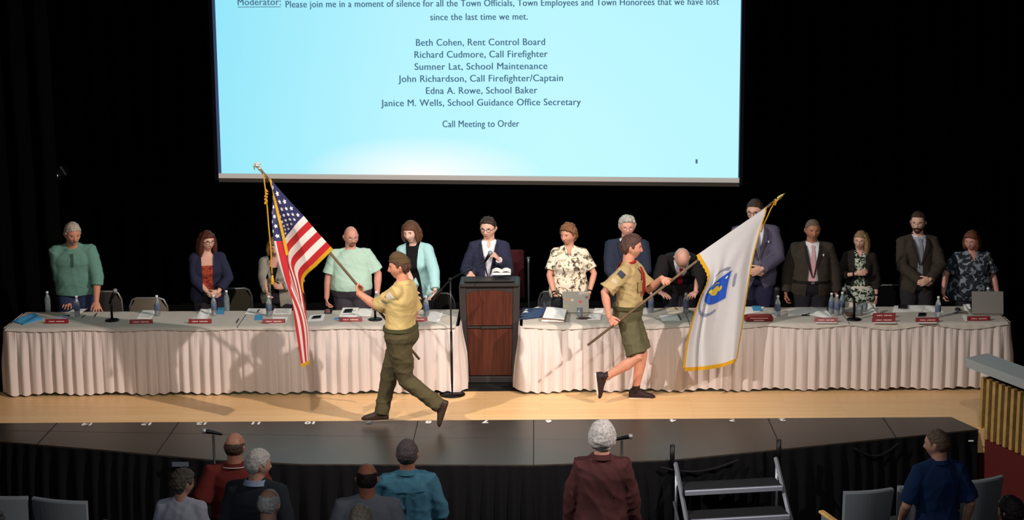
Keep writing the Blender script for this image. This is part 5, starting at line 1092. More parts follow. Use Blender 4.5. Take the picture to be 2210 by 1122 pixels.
def slab(nm, corners, h_, mt, label, cat, z=0.0, parts=None, group=None):
    P = [on(x, y) for x, y in corners]; c = sum(P, Vector()) / len(P); r = empty(nm, (c.x, c.y, TT + z)); tag(r, label, cat, group); m = MB(); pl = [((p - c).x, (p - c).y) for p in P]; ar = sum(pl[i][0] * pl[(i + 1) % 4][1] - pl[(i + 1) % 4][0] * pl[i][1] for i in range(4)); pl = pl if ar > 0 else pl[::-1]; m.prism(pl, 0, h_); m.build('case', mt, r)
    m = MB(); m.prism([(a * .86, b * .86) for a, b in pl], h_ - .001, h_ + .0006); m.build('screen', parts or mat('dark_glass', (20, 22, 28), rough=.1), r); return r
M_ph = mat('phone_case', (44, 44, 50), rough=.4)
slab('phone', [(700, 677), (716, 677), (718, 668), (703, 668)], .008, M_ph, 'dark phone lying between the striped flag and the mint t-shirt man', 'phone')
slab('phone', [(673, 689), (692, 687), (694, 682), (676, 684)], .008, M_ph, 'dark phone lying on the white sheet right of the striped flag', 'phone', z=.004)
slab('phone', [(741, 676), (759, 675), (762, 668), (745, 669)], .008, M_ph, 'dark phone lying on a sheet before the mint t-shirt man', 'phone', z=.004)
slab('phone', [(1730, 682), (1747, 682), (1748, 677), (1732, 677)], .008, M_ph, 'dark phone beside the spread papers before the pink tie man', 'phone')
slab('phone', [(1938, 668), (1958, 668), (1959, 661), (1939, 661)], .008, M_ph, 'dark phone on the papers before the bearded man', 'phone', z=.014)
slab('phone', [(1981, 683), (1997, 683), (1999, 676), (1983, 676)], .008, M_ph, 'dark phone behind the name plate of the bearded man', 'phone')
sheet('paper', [(1125, 678), (1152, 680), (1172, 664), (1136, 666)], M_paper, 'crumpled white papers at the lectern end of the right table', curl=.03)
sheet('paper', [(1172, 694), (1218, 698), (1223, 676), (1180, 672)], M_paper, 'stack of white papers on the tan book left of the stickered laptop', z=.042, curl=.015, th=.01)
M_denim = cloth('denim_bag', (52, 70, 98))
def book(nm, corners, h_, cover, label, cat, z=0.0):
    P = [on(x, y) for x, y in corners]; c = sum(P, Vector()) / 4; r = empty(nm, (c.x, c.y, TT + z)); tag(r, label, cat); pl = [((p - c).x, (p - c).y) for p in P]; ar = sum(pl[i][0] * pl[(i + 1) % 4][1] - pl[(i + 1) % 4][0] * pl[i][1] for i in range(4)); pl = pl if ar > 0 else pl[::-1]
    for a, b in ((0, .004), (h_ - .004, h_)): m = MB(); m.prism(pl, a, b); m.build('cover', cover, r)
    m = MB(); m.prism([(a * .96, b * .95) for a, b in pl], .004, h_ - .004); m.build('pages', M_paper, r); return r
book('book', [(1168, 695), (1218, 696), (1222, 680), (1176, 678)], .035, mat('tan_cover', (150, 116, 92), rough=.6), 'tan covered book under white papers left of the stickered laptop', 'book')
m = MB(); p = on(1150, 690)
for i in range(5): m.tube([on(1124 + i * 1, 690 - i * 5) + Vector((0, 0, .014 + .006 * (i % 2))), on(1150, 688 - i * 4) + Vector((0, 0, .022)), on(1176, 684 - i * 3) + Vector((0, 0, .016 + .004 * i))], [.014, .02, .014], 10, rnd=True)
V, Q, N = fused(m, .006, 3); V = wrinkle(V, N, .004, 60, 4); tag(mesh_obj('folded_jacket', V, Q, M_denim), 'rumpled blue denim garment on the table right of the lectern', 'garment')
def laptop(label, x, y, w_, rzv, lid_tilt, mt, stick=False, parts_col=None, hh=.235):
    p = on(x, y); r = empty('laptop', p, R(rzv)); tag(r, label, 'laptop'); m = MB(); m.box((0, .13, .009), (w_, .24, .016), bev=.004); m.build('keyboard_base', mt, r)
    m = MB(); M_ = rx(lid_tilt); c = Vector((0, .005, .018)); m.box(c + M_ @ Vector((0, 0, hh / 2)), (w_, .008, hh), rot=M_, bev=.003); l = m.build('lid', mt, r)
    if stick:
        for a, b, cc in ((-.10, .15, (196, 140, 80)), (-.04, .14, (206, 188, 160)), (.05, .12, (190, 90, 90)), (.12, .17, (110, 90, 110)), (-.10, .07, (150, 160, 120)), (.03, .05, (196, 190, 180))):
            q = MB(); q.box(c + M_ @ Vector((a, -.0048, b)), (.032, .001, .026), rot=M_ @ ry(a * 90), bev=.0004); q.build('sticker', mat('sticker_%d' % cc[0] + str(cc[1]), cc, rough=.6), l)
    return r
M_lap = mat('laptop_grey', (150, 146, 136), rough=.45, metal=.2)
laptop('open grey laptop with stickers on its lid, facing the woman in cream', 1243, 678, .29, 0, -12, M_lap, True)
laptop('large plain grey laptop at the right end of the table', 2132, 681, .345, -3, -16, mat('laptop_grey_plain', (138, 134, 126), rough=.45, metal=.2), False, hh=.25)
# black bag behind the stickered laptop
p = on(1203, 668); r = empty('black_bag', p); tag(r, 'soft black bag standing left of the stickered laptop', 'bag'); m = MB(); m.box((0, .03, .075), (.15, .09, .14), bev=.03); V, Q, N = fused(m, .006, 5); V = wrinkle(V, N, .006, 30, 3); mesh_obj('bag_body', V, Q, mat('bag_black', (26, 26, 30), rough=.6), r)
m = MB(); m.tube([(-.05, -.02, .12), (-.05, -.03, .18), (0, -.035, .2), (.05, -.03, .18), (.05, -.02, .12)], .008, 8); m.build('handle', mat('bag_black', (26, 26, 30)), r, smooth=True)
def glass(label, x, y, nm='drinking_glass', s=1.0, water=True):
    p = on(x, y); r = empty(nm, p); tag(r, label, 'glass'); m = MB(); m.lathe([(0, .004), (.026 * s, .002), (.030 * s, .01), (.034 * s, .11 * s), (.032 * s, .11 * s), (.028 * s, .012), (0, .010)], seg=20); m.build('glass_wall', M_pet, r, smooth=True)
    if water: m = MB(); m.lathe([(0, .011), (.027 * s, .012), (.031 * s, .07 * s), (0, .07 * s)], seg=20); m.build('water', mat('water', (225, 232, 236), rough=.03, trans=.8), r, smooth=True)
    return r
glass('drinking glass in front of the stickered laptop', 1251, 685); glass('drinking glass beside the flexible microphone, before the woman with fair hair', 1855, 680, s=1.1); glass('empty drinking glass right of the flexible microphone stand', 1866, 672, s=.9, water=False)
def cable_coil(label, x, y, cl, sc=1.0, nm='cable'):
    p = on(x, y); m = MB(); rnd = random.Random(x); pts = [p + Vector((.07 * sc * math.cos(a * 1.1) * (.6 + .4 * math.sin(a * .37)) + .05 * sc * math.sin(a * .23), .03 * sc * math.sin(a), .008 + .004 * math.sin(a * 3))) for a in [q * .4 for q in range(48)]]; m.tube(pts, .005, 6, rnd=True); o = m.build(nm, cl, smooth=True); tag(o, label, 'cable'); return o
cable_coil('dark cable heaped in front of the stickered laptop', 1256, 688, mat('cable_dark', (54, 40, 40), rough=.6)); cable_coil('thin cable running beside the mouse near the large grey laptop', 2068, 676, mat('cable_grey', (90, 88, 84), rough=.6), .9)
sheet('paper', [(1268, 690), (1296, 690), (1300, 678), (1272, 678)], M_paper, 'white sheet between the stickered laptop and the scout in shorts', curl=.012)
sheet('paper', [(1280, 675), (1300, 675), (1304, 665), (1284, 665)], M_paper, 'white sheet behind the scout in shorts, near the stickered laptop'); sheet('paper', [(1378, 679), (1398, 679), (1396, 664), (1380, 664)], M_paper, 'white sheet left of the bottle by the scout in green shorts')
sheet('paper', [(1442, 677), (1478, 675), (1474, 662), (1436, 664)], mat('cream_paper', (238, 226, 200), rough=.8), 'cream sheet under the head of the bowing man', ink=2); sheet('paper', [(1429, 693), (1468, 692), (1460, 680), (1423, 681)], M_paper, 'white sheet nearer the front edge, left of the white flag')
def pen(label, a, b, c=(30, 30, 36), z=0.0):
    A, B_ = on(*a), on(*b); v = (B_ - A); m = MB(); o_ = Vector((0, 0, .006 + z)); m.tube([A + o_, A + v * .06 + o_, A + v * .07 + o_, A + v * .9 + o_, B_ + o_], [.0045, .0045, .0055, .0055, .0015], 8); o = m.build('pen', mat('pen_%d' % c[0], c, rough=.35), smooth=True); tag(o, label, 'pen', 'pens on the tables')
pen('dark pen lying right of the bottle before the teal sweater man', (204, 684), (210, 676)); pen('dark pen beside the bottle left of the table microphone', (177, 686), (184, 681)); pen('dark pen on the white sheet left of the white flag', (1470, 691), (1464, 680), z=.003); pen('red pen on the cream sheet of the bowing man', (1462, 670), (1456, 665), (140, 40, 50), .004); pen('dark pen at the seam right of the navy cardigan woman', (511, 697), (516, 688))
pen('pen on the printed sheet left of the bottle held by the blazer woman', (556, 675), (560, 669), z=.004)
# red binder with two strips of writing
M_bind = mat('red_binder', (112, 34, 36), rough=.4); p = on(1638, 694); r = empty('binder', p); tag(r, 'big dark red binder lying beside the white flag', 'binder'); m = MB(); m.box((0, .05, .03), (.31, .14, .055), bev=.012); m.build('cover', M_bind, r)
m = MB(); m.box((0, .05, .06), (.24, .1, .012), bev=.003); m.build('top_board', mat('red_binder_top', (150, 60, 56), rough=.5), r)
for z, w__ in ((.042, .20), (.018, .12)):
    m = MB()
    for i in range(int(w__ / .014)): m.box((-w__ / 2 + .007 + i * .014, -.0205, z), (.009, .001, .009))
    m.build('lettering', M_let, r)
sheet('paper', [(1604, 680), (1640, 672), (1650, 662), (1606, 662)], M_paper, 'white sheet behind the red binder, beside the white flag'); sheet('card', [(1626, 672), (1646, 671), (1640, 661), (1622, 661)], M_blue, 'blue card on the white sheet behind the red binder', 'card', z=.004)
sheet('paper', [(1700, 682), (1740, 680), (1768, 664), (1700, 668)], M_paper, 'spread white sheets before the pink tie man, left half', curl=.02); sheet('paper', [(1742, 680), (1800, 690), (1782, 668), (1748, 664)], M_paper, 'spread white sheets before the pink tie man, right half', curl=.02, z=.004)
sheet('paper', [(1760, 698), (1806, 698), (1808, 692), (1762, 692)], M_paper, 'paper slip under the name plate before the pink tie man', z=-.0005, th=.001); sheet('paper', [(1884, 698), (1934, 698), (1934, 692), (1886, 692)], M_paper, 'paper slip under the two name plates before the fair-haired woman', z=-.0005, th=.001); sheet('paper', [(1978, 698), (2022, 698), (2022, 692), (1980, 692)], M_paper, 'paper slip under the name plate of the bearded man', z=-.0005, th=.001)
sheet('paper', [(1870, 676), (1896, 680), (1888, 656), (1872, 656)], M_paper, 'white sheet before the woman with fair hair', curl=.02)
sheet('paper', [(1926, 674), (1990, 672), (2000, 659), (1930, 660)], M_paper, 'white papers under the phone before the bearded man', curl=.012, ink=0); sheet('paper', [(1992, 672), (2036, 674), (2026, 660), (1996, 660)], M_paper, 'white papers behind the bottle before the bearded man', curl=.014)
sheet('paper', [(2084, 695), (2092, 688), (2084, 679), (2076, 681)], M_paper, 'white paper corner left of the large grey laptop'); sheet('paper', [(2083, 670), (2096, 672), (2096, 657), (2078, 657)], M_paper, 'white plate-like pad behind the left edge of the grey laptop', curl=.02)
p = on(2067, 670); m = MB(); m.ball(p + Vector((0, 0, .012)), (.032, .05, .022), seg=16); V, Q, N = fused(m, .004, 1); tag(mesh_obj('computer_mouse', V, Q, M_ph), 'dark computer mouse left of the large grey laptop', 'mouse')
p = on(1833, 682); m = MB(); m.lathe([(0, .002), (.03, 0), (.055, .03), (.057, .034), (.053, .033), (.03, .008), (0, .007)], p, 20); tag(m.build('bowl', mat('brown_bowl', (96, 70, 54), rough=.4), smooth=True), 'small brown bowl left of the flexible microphone stand', 'bowl')
def table_mic(label, x, y, h_, tilt=(0, -1), goose=False, head=True):
    p = on(x, y); r = empty('table_microphone', p); tag(r, label, 'microphone'); m = MB(); m.lathe([(0, 0), (.075, 0), (.078, .008), (.07, .016), (.02, .022), (0, .024)], seg=28); m.build('base', M_metalblk, r, smooth=True)
    if goose: pts = [(0, 0, .01), (0, 0, h_ * .6), (-.006, 0, h_ * .85), (-.03, .01, h_)]; m = MB(); m.tube(pts, [.016, .014, .014, .012], 10); m.build('stem', M_metalblk, r, smooth=True); e = Vector(pts[-1]); d = Vector((-.6, -.2, .6)).normalized()
    else: m = MB(); m.tube([(0, 0, .01), (0, 0, h_)], [.014, .012], 10); m.build('stem', M_metalblk, r, smooth=True); e = Vector((0, 0, h_)); d = Vector((.45, -.3, .8)).normalized()
    m = MB(); m.tube([e - d * .05, e + d * .03, e + d * .11], [.013, .019, .02], 12); m.build('microphone_body', M_metalblk, r, smooth=True)
    m = MB(); m.ball(e + d * .128, .027, seg=14); m.build('microphone_grille', mat('mic_grille', (150, 150, 150), rough=.45, metal=.6, bump=.4, bscale=300), r, smooth=True); return r
table_mic('black table microphone between the teal sweater man and the empty chair', 242, 692, .24); table_mic('black table microphone half hidden by the striding scout, before the mint t-shirt man', 810, 690, .16); table_mic('tall dark microphone stand before the woman holding her hand on her heart', 1843, 690, .26, goose=True)
p = on(1676, 668); r = empty('tower_speaker', p); tag(r, 'upright black tower behind the bottle, right of the red binder', 'speaker'); m = MB(); m.box((0, 0, .11), (.055, .055, .22), bev=.012); m.build('housing', mat('tower_black', (26, 26, 26), rough=.5), r); m = MB(); m.ball((0, -.01, .235), (.034, .034, .03)); m.build('head', mat('tower_dark', (40, 38, 38), rough=.5), r, smooth=True)

# ---------------------------------------------------------------- lectern microphone stand, papers
r = empty('boom_microphone_stand', onz(980, 829, 0)); tag(r, 'black boom microphone stand at the left side of the lectern', 'microphone stand'); b0 = Vector(r.location); r.location.y = b0.y = 1.0
m = MB(); m.lathe([(0, 0), (.14, 0), (.14, .012), (.03, .03), (0, .032)], (0, 0, 0), 28); m.build('base', M_metalblk, r, smooth=True)
top_ = at(979, 603, b0.y) - b0; m = MB(); m.tube([(0, 0, .02), (0, 0, top_.z * .55)], .013, 12); m.build('lower_tube', M_metalblk, r, smooth=True); m = MB(); m.tube([(0, 0, top_.z * .5), (0, 0, top_.z)], .009, 12); m.build('upper_tube', mat('black_tube', (50, 50, 54), rough=.3, metal=.5), r, smooth=True)
m = MB(); m.ball((0, 0, top_.z), .022); m.build('clutch', M_metalblk, r, smooth=True)
ba = at(938, 641, b0.y - .02) - b0; bb = at(1048, 562, 1.78) - b0; tz = Vector((0, 0, top_.z)); m = MB(); m.tube([ba, tz + Vector((0, -.0, 0)), bb], .008, 10); m.build('boom', M_metalblk, r, smooth=True); m = MB(); m.tube([ba + (ba - tz).normalized() * .03, ba - (ba - tz).normalized() * .1], .02, 10, rnd=True); m.build('counterweight', M_metalblk, r, smooth=True)
bc = at(1058, 546, 1.78) - b0; m = MB(); d = (bc - bb).normalized(); m.tube([bb - d * .02, bb + d * .05, bc], [.012, .018, .019], 12); m.build('microphone_body', M_metalblk, r, smooth=True); m = MB(); m.ball(bc, .028); m.build('microphone_grille', mat('mic_grille', (150, 150, 150)), r, smooth=True)
pl = empty('lectern_papers', (lec.location.x + .13, 1.66, 1.215)); tag(pl, 'open white papers on top of the lectern', 'paper')
for s in (-1, 1): m = MB(); m.grid(lambda u, v: Vector((s * u * .105, v * .2 - .1, .022 + .02 * math.sin(u * PI) + .0)), 8, 4); m.grid(lambda u, v: Vector((s * u * .105, v * .2 - .1, .0)), 8, 4); m.build('page_stack', M_paper, pl)
m = MB(); m.box((0, 0, .010), (.2, .19, .02), bev=.002); m.build('page_block', M_paper, pl)

# ---------------------------------------------------------------- chairs behind the tables
def folding_chair(label, x, pytop, Y, rzv, colr, w_=.42, hgt=None):
    X = wx(x, Y, .8); zt = at(x, pytop, Y).z; r = empty('folding_chair', (X, Y, 0), R(rzv)); tag(r, label, 'chair'); mf = mat('chair_tube', (150, 146, 138), rough=.35, metal=.5); mp = cloth('chair_back_%d' % colr[0], colr)
    hw = w_ / 2
    m = MB(); m.tube([(-hw, .02, .42), (-hw * .98, .06, zt - .1), (-hw * .82, .075, zt - .02), (-hw * .6, .08, zt), (hw * .6, .08, zt), (hw * .82, .075, zt - .02), (hw * .98, .06, zt - .1), (hw, .02, .42)], .012, 10); m.build('back_frame', mf, r, smooth=True)
    m = MB(); m.grid(lambda u, v: Vector(((u - .5) * 2 * hw * (.96 - .30 * sst(.55, 1, v)), .045 + .035 * v + .03 * (1 - (2 * u - 1) ** 2), zt - .3 + .295 * v)), 12, 8); m.grid(lambda u, v: Vector(((u - .5) * 2 * hw * (.96 - .30 * sst(.55, 1, v)), .058 + .035 * v + .03 * (1 - (2 * u - 1) ** 2), zt - .3 + .295 * v)), 12, 8); m.build('backrest', mp, r, smooth=True)
    m = MB(); m.box((0, -.18, .45), (w_ * .95, .4, .04), bev=.015); m.build('seat', mp, r)
    for a in (-1, 1):
        m = MB(); m.tube([(a * hw, .02, .44), (a * hw, -.36, 0)], .012, 8); m.build('leg', mf, r, smooth=True); m = MB(); m.tube([(a * hw * .95, -.3, .44), (a * hw * .95, .12, 0)], .012, 8); m.build('leg', mf, r, smooth=True)
    return r
GRN = (116, 106, 92)
folding_chair('empty grey-beige folding chair between the teal sweater man and the navy cardigan woman', 322, 640, 2.42, 180, GRN, .44); folding_chair('olive grey chair just right of the navy cardigan woman', 505, 620, 2.75, 188, (84, 80, 64), .42); folding_chair('olive grey chair behind the striped flag, right of the blazer woman', 622, 614, 2.75, 176, (84, 80, 64), .42)
folding_chair('dark grey chair at the right hand of the teal sweater man', 226, 626, 2.8, 180, (58, 54, 52), .42); folding_chair('dark chair at the right of the woman in turquoise', 944, 630, 2.8, 176, (58, 54, 52), .42); folding_chair('grey chair just left of the woman in cream blouse', 1192, 626, 2.8, 184, (96, 98, 104), .34)
folding_chair('black chair between the fair-haired woman and the bearded man', 1925, 612, 2.85, 180, (30, 30, 34), .42)
X = wx(1100, 2.75, 1.0); r = empty('high_back_chair', (X, 2.85, 0)); tag(r, 'dark maroon high-backed chair behind the man at the lectern', 'chair'); mm = cloth('maroon_leather', (56, 18, 24)); m = MB(); m.box((0, 0, .95), (.34, .06, .6), bev=.025); m.build('backrest', mm, r); m = MB(); m.box((0, -.24, .55), (.4, .42, .08), bev=.03); m.build('seat', mm, r)
for a in (-1, 1):
    for b in (-.4, 0): m = MB(); m.tube([(a * .17, b, 0), (a * .17, b, .52)], .018, 8); m.build('leg', M_metalblk, r, smooth=True)
m = MB(); m.tube([(.22, -.02, .55), (.22, 0, 1.08), (.22, .0, 1.16)], [.012, .012, .02], 8); m.build('side_rail', M_metalgrey, r, smooth=True)

# dim equipment stand behind the man in teal
p = at(112, 500, 4.2); r = empty('light_stand', (p.x, 4.2, 0)); tag(r, 'unlit black equipment stand with small pale fittings behind the teal sweater man', 'stand'); m = MB(); m.tube([(0, 0, 0), (0, 0, at(112, 380, 4.2).z)], .018, 10); m.build('pole', M_metalblk, r, smooth=True)
for k in range(3): m = MB(); a = k * 2.1; m.tube([(0, 0, .5), (.45 * math.cos(a), .45 * math.sin(a), 0)], .012, 8); m.build('leg', M_metalblk, r, smooth=True)
pg = mat('pale_grip', (120, 122, 122), rough=.5, emit=(90, 92, 92), estr=.10)
for (x, y, a, b) in ((112, 470, .02, .07), (111, 492, .008, .12)): q = at(x, y, 4.17) - Vector(r.location); m = MB(); m.tube([q - Vector((0, 0, b / 2)), q + Vector((0, 0, b / 2))], a, 10); m.build('grip', mat('pale_grip_steel', (190, 192, 192), rough=.4), r, smooth=True)
q = at(120, 378, 4.17) - Vector(r.location); m = MB(); m.box(q, (.30, .2, .16), rot=ry(-30), bev=.02); m.tube([q + Vector((0, 0, 0)), (0, 0, q.z - .1)], .015, 8); m.build('lamp_housing', M_metalblk, r)
for (x, y, c_) in ((114, 374, (230, 120, 130)), (123, 379, (210, 210, 205)), (102, 391, (130, 140, 140))): q = at(x, y, 4.03) - Vector(r.location); m = MB(); m.ball(q, .012); m.build('indicator_light', mat('indicator_%d' % c_[1], c_, emit=c_, estr=.7), r)  # small glowing balls stand in for glints on the stand, not lamps
q = at(72, 410, 4.1) - Vector(r.location); m = MB(); m.tube([(0, 0, q.z + .1), q], .01, 8); m.ball(q, (.035, .012, .014), ry(-35)); m.build('side_arm', mat('pale_grip_steel', (190, 192, 192)), r, smooth=True)

# ---------------------------------------------------------------- steps up to the platform
SX0, SX1 = 1462, 1672
e0 = ed(1456, 992); e1 = ed(1672, 981); et = (e1 - e0); et.z = 0; wd = et.length; et = et.normalized(); en = Vector((et.y, -et.x, 0)); org = e0 + en * .06; ang = math.atan2(et.y, et.x)
st = empty('portable_steps', (org.x, org.y, -.95), ang); tag(st, 'portable metal steps with black treads leading up to the platform', 'steps')     # local x along the edge, -y outwards
zf = .95
for s, x in ((0, .0), (1, wd)):
    for k2, (yy0, yy1) in enumerate(((.0, -.98),)): m = MB(); m.tube([(x, 0.02, zf - .02), (x, -1.05, .06)], .022, 4); m.build('side_rail', M_metalgrey, st)
    m = MB(); m.tube([(x, -.02, .02), (x, -.02, zf - .05)], .016, 8); m.build('rear_leg', M_metalgrey, st, smooth=True); m = MB(); m.tube([(x - .03 + .06 * s, .03, zf - .12), (x - .03 + .06 * s, .03, zf + .16)], .024, 8); m.build('black_post', M_metalblk, st, smooth=True)
    m = MB(); m.tube([(x + (-.05 if s == 0 else .05), -.15, zf - .35), (x + (-.05 if s == 0 else .05), -.95, .12)], .014, 6); m.build('lower_brace', M_metalgrey, st, smooth=True)
M_tread = mat('black_tread', (24, 25, 28), rough=.8, bump=.3, bscale=120)
for i in range(4):
    z = zf - .20 * (i + 1) - .01; y = -.17 - .25 * i; m = MB(); m.box((wd / 2, y - .0, z), (wd - .05, .26, .03)); m.build('tread', M_tread, st); m = MB(); m.box((wd / 2, y - .135, z - .005), (wd - .04, .035, .05), bev=.006); m.build('nosing', mat('silver_nosing', (170, 176, 192), rough=.35, metal=.6), st)

# ---------------------------------------------------------------- auditorium: floor level, microphones, seats
def zfl(y): return -.95 + .1 * max(0, -1.3 - y)
def floor_mic(label, x, y, Y, sgn):
    t = at(x, y, Y); z0 = zfl(Y); r = empty('floor_microphone_stand', (t.x, Y, z0)); tag(r, label, 'microphone stand'); H_ = t.z - z0
    m = MB(); m.lathe([(0, 0), (.13, 0), (.13, .012), (.02, .03), (0, .03)], seg=24); m.build('base', M_metalblk, r, smooth=True); m = MB(); m.tube([(0, 0, .02), (0, 0, H_ - .02)], .011, 10); m.build('pole', M_metalblk, r, smooth=True)
    m = MB(); m.tube([(-sgn * .07, 0, H_ - .012), (sgn * .02, 0, H_ + .008), (sgn * .06, .0, H_ + .014)], [.012, .018, .019], 12, rnd=True); m.build('microphone_body', M_metalblk, r, smooth=True); m = MB(); m.ball((sgn * .075, 0, H_ + .018), .023); m.build('microphone_grille', mat('mic_grille', (150, 150, 150)), r, smooth=True)
floor_mic('black microphone on a floor stand left of the man in the dark red polo', 460, 934, -3.0, -1); floor_mic('black microphone on a floor stand at the shoulder of the white-haired man in maroon', 1342, 946, -3.0, 1)
M_shell = mat('grey_seat_shell', (120, 128, 134), rough=.5, bump=.03); M_cush = cloth('seat_cushion', (54, 56, 58)); M_arm = mat('light_oak', (206, 164, 92), rough=.45, var=.12, vscale=14)
def seat(label, xl, xr, yl, yr, Y0_, Y1_, arm=None, group='grey theatre seats'):
    a = at(xl, yl, Y0_); b = at(xr, yr, Y1_); z0 = zfl((Y0_ + Y1_) / 2); c = (a + b) / 2; d = (b - a); d.z = 0; w_ = d.length; ang = math.atan2(d.y, d.x); r = empty('theatre_seat', (c.x, c.y, z0), ang); tag(r, label, 'seat', group); za, zb = a.z - z0, b.z - z0   # local -y is towards the camera: the back of the backrest
    m = MB(); rs = []
    for i in range(13):
        u = i / 12; x = (u - .5) * w_ * .95; zt_ = za + (zb - za) * u; bow = .03 * (1 - (2 * u - 1) ** 2)
        nar = 1; rs.append([(x * (.86), -bow + .05, .35), (x * .93, -bow + .02, .6), (x, -bow - .02, zt_ - .015), (x, -bow - .015, zt_), (x, -bow + .03, zt_), (x * .93, -bow + .065, .6), (x * .86, -bow + .09, .35)])
    m.rings(rs, True); m.build('back_shell', M_shell, r, smooth=False)
    m = MB(); m.box((0, .085, .62), (w_ * .84, .05, .42), bev=.02); m.build('back_cushion', M_cush, r); m = MB(); m.box((0, .32, .45), (w_ * .88, .42, .09), bev=.03); m.build('seat_cushion', M_cush, r)
    for s in ((-1, 1) if arm is None else (arm,)):
        m = MB(); m.box((s * w_ * .5, .22, .31), (.03, .34, .62), bev=.008); m.build('side_panel', M_shell, r); m = MB(); m.box((s * w_ * .5, .24, .635), (.06, .36, .03), bev=.01); m.build('armrest', M_arm, r)
seat('grey seat back cut off by the left edge of the picture', -80, 63, 1068, 1072, -2.95, -2.93, -1); seat('grey seat with a wooden armrest near the bottom left corner', 67, 190, 1073, 1083, -2.93, -2.98, 1)
seat('grey seat with a wooden armrest at the left end of the right-hand row', 1820, 1930, 1062, 1053, -2.75, -2.6, -1); seat('grey seat beside the man in the navy polo, partly behind him', 1936, 2075, 1050, 1042, -2.58, -2.40, 1); seat('grey seat at the right end of the row, by the red wall', 2078, 2166, 1040, 1026, -2.40, -2.25, 1)

# ---------------------------------------------------------------- the audience, seen from behind
def aud(label, x, pyt, Y, h, yaw, **k):
    X = wx(x, Y, .9); z0 = at(x, pyt, Y).z - h; zz = zfl(Y)
    k.setdefault('hs', .98); k.setdefault('vox', .009); k.setdefault('cvox', .011); k.setdefault('skin', 'dimfair'); k.setdefault('skincol', (214, 160, 136)); k.setdefault('bottom', dict(mat=M_trouser, t=.010)); k.setdefault('neck', -.014)
    h2 = at(x, pyt, Y).z - zz; face = dict(dict(w=1.06), **k.pop('face', {})); return person(label, (X, Y, zz), h2, yaw=180 + yaw, name='person', face=face, **k)
def Yof(x, pyt, h):                      # where a person of that height stands on the raked floor
    Y = -3.5
    for _ in range(30): Y -= (at(x, pyt, Y).z - zfl(Y) - h) * -1.6 * -1 if False else 0
    lo, hi = -9.0, -1.5
    for _ in range(40):
        mid = (lo + hi) / 2
        if at(x, pyt, mid).z - zfl(mid) > h: lo, hi = (mid, hi)
        else: lo, hi = (lo, mid)
    return (lo + hi) / 2
def A_(label, x, pyt, h, yaw, **k): return aud(label, x, pyt, Yof(x, pyt, h), h, yaw, **k)
A_('man with a bald crown in a dark red polo shirt, seen from behind', 506, 929, 1.76, 2, build=dict(w=1.12, sh=1.1, fat=.03, arm=1.15), head=(-14, 0, 0), arms={-1: dict(w=(-.22, -.12, .98)), 1: dict(w=(.26, -.02, .95))}, skin='auddark', skincol=(150, 104, 84),
   top=dict(mat=cloth('dark_red_polo', (98, 38, 34)), sleeve='short', slen=.85, hem=.9, t=.02), hair=dict(name='thin_brown', col=(60, 46, 38), T=.005, noise=.001, bald=[-.2, .0, .045, .05, .055], seed=1), extras=[collar(cloth('red_polo_collar', (84, 32, 30)), ht=.02, r=.074), lambda c: [MBring(c)]] if False else [collar(cloth('red_polo_collar', (84, 32, 30)), ht=.02, r=.074), collar(cloth('collar_stripe', (190, 180, 180)), ht=.004, r=.0765)])
A_('man with white hair and a dark sweater turning his head to the right', 553, 964, 1.76, -12, build=dict(w=1.12, sh=1.06, fat=.03), head=(-50, 4, 0), top=dict(mat=cloth('dark_slate_sweater', (50, 56, 62)), sleeve='long', hem=.88, t=.026), hair=dict(name='white_full', col=(206, 202, 196), T=.014, noise=.001, wr=.002, front=.06, seed=2, nape=-.08), extras=[collar(cloth('pale_blue_collar', (170, 184, 214)), open_=.3, r=.078)])
A_('grey-haired person with glasses in a pale lavender top, head turned right', 389, 1008, 1.62, -8, build=dict(fem=1, w=1.1, fat=.02, arm=1.05), head=(-36, 6, 2), top=dict(mat=cloth('pale_lavender_top', (200, 202, 216)), sleeve='long', hem=.88, t=.022, wr=.018), hair=dict(name='dark_grey_short', col=(96, 88, 78), T=.020, noise=.005, front=.06, seed=5, nape=-.085, cover=0), face=dict(glasses='wire'))
A_('white-haired balding head in a blue collar at the bottom, before the dark sweater man', 580, 1050, 1.70, 0, build=dict(w=1.05, fat=.02), head=(-14, 6, 0), top=dict(mat=cloth('blue_shirt', (54, 82, 132)), sleeve='long', hem=.9), hair=dict(name='wispy_white', col=(200, 196, 192), T=.006, noise=.002, bald=[-.2, .03, .07, .08, .08], seed=2, nape=-.08), extras=[collar(cloth('blue_shirt', (54, 82, 132)))])
A_('man with a bald crown in a plain grey t-shirt, seen from behind', 793, 994, 1.76, 0, build=dict(w=1.12, sh=1.1, fat=.02, arm=1.1), head=(0, 0, 0), skin='audtan', skincol=(196, 128, 98), top=dict(mat=cloth('grey_tee', (142, 146, 156)), sleeve='short', slen=.9, hem=.9, t=.018), hair=dict(name='dark_ring', col=(48, 38, 34), T=.006, noise=.001, bald=[-.2, .02, .055, .065, .065], seed=2), face=dict(w=1.03))
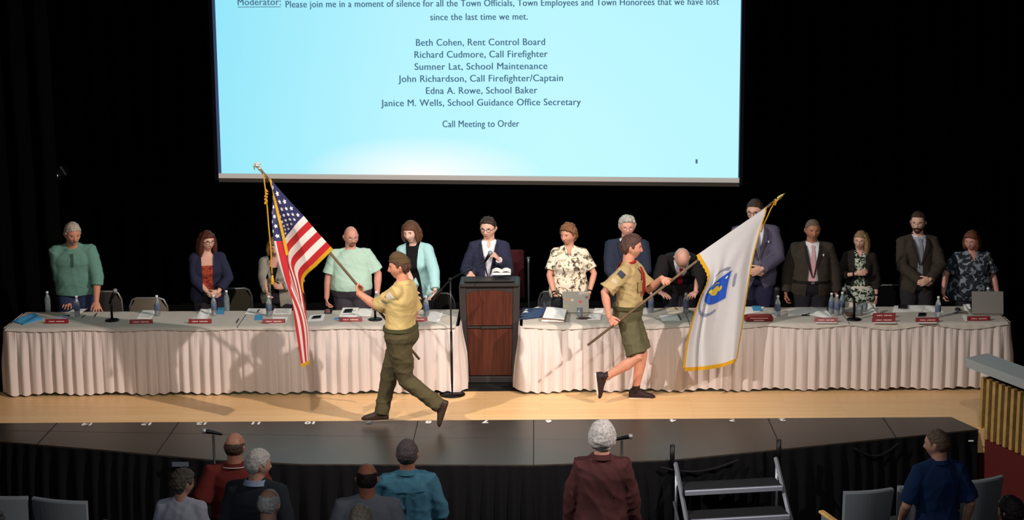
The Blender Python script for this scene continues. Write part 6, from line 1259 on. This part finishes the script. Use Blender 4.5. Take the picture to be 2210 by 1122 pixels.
A_('man with dark hair in a teal blue button shirt, seen from behind', 879, 943, 1.78, 4, build=dict(w=1.0, sh=.95, fat=.01, arm=1.05), head=(-10, -2, 0), arms={-1: dict(w=(-.20, -.20, .98)), 1: dict(w=(.22, -.2, 1.0), hint=(1, .4, 0))}, skin='auddark', skincol=(160, 108, 86), top=dict(mat=cloth('teal_blue_shirt', (66, 116, 138), rough=.7), sleeve='long', hem=.86, t=.024, wr=.02), hair=dict(name='greying_dark', col=(74, 66, 68), T=.010, noise=.0015, seed=4),
   extras=[collar(cloth('teal_blue_collar', (66, 118, 138)), open_=.2), lambda c: c['strip']('back_pleat', [(0, .95, .012), (0, 1.15, .012), (0, 1.33, .012)], cloth('teal_blue_collar', (66, 118, 138)), .028, back=True), lambda c: c['strip']('yoke_seam', [(0, 1.345, .14), (0, 1.352, .14)], cloth('teal_blue_collar', (66, 118, 138)), .028, back=True, nx=12)])
A_('light-haired head at the bottom edge, before the grey t-shirt man', 780, 1086, 1.62, 4, build=dict(w=1.0), head=(0, -4, 0), top=dict(mat=cloth('oatmeal_top', (130, 124, 116)), sleeve='long', hem=.9), hair=dict(name='ash_blond', col=(176, 160, 142), T=.018, noise=.003, seed=7, nape=-.08, cover=1))
A_('large white-haired man in a maroon shirt, seen from behind', 1299, 910, 1.82, -4, build=dict(w=1.0, sh=.92, fat=.03, arm=1.12), head=(-6, 2, 0), hs=1.04, arms={-1: dict(w=(-.25, -.1, .88), hint=(-.6, .8, 0)), 1: dict(w=(.25, -.1, .88), hint=(.6, .8, 0))}, top=dict(mat=cloth('maroon_shirt', (84, 50, 50)), sleeve='long', hem=.88, t=.026, wr=.026), hair=dict(name='white_fluffy', col=(196, 192, 188), T=.026, noise=.002, wr=.002, wf=60, seed=5, nape=-.10, cover=1), extras=[collar(cloth('maroon_shirt', (84, 50, 50)), open_=.2)])
A_('man in a navy polo shirt with cropped hair, looking to the left', 2027, 920, 1.80, 10, build=dict(w=.96, sh=.92, fat=.0, arm=1.0), head=(50, 4, 0), arms={-1: dict(w=(-.26, -.06, .90)), 1: dict(w=(.24, -.14, .95))}, top=dict(mat=cloth('navy_polo', (32, 54, 94)), sleeve='short', slen=.92, hem=.84, t=.022, wr=.016), hair=dict(name='sandy_crop', col=(112, 92, 76), T=.006, noise=.001, seed=5, front=.07), extras=[collar(cloth('navy_polo', (32, 54, 94)), ht=.02)])
A_('dark-haired head at the bottom right corner', 2184, 1066, 1.66, 6, build=dict(fem=1), head=(30, 4, 0), top=dict(mat=cloth('black_top', (26, 24, 28)), sleeve='long', hem=.9), hair=dict(name='near_black', col=(44, 34, 32), T=.016, noise=.003, seed=5, cover=1, nape=-.08))
A_('head and shoulder cut off by the bottom left corner', -14, 1084, 1.66, 10, build=dict(w=1.0), head=(60, 0, 0), skin='auddark', skincol=(180, 112, 84), top=dict(mat=cloth('pale_grey_top', (150, 150, 150)), sleeve='long', hem=.9), hair=dict(name='greyish', col=(130, 120, 112), T=.01, seed=5))
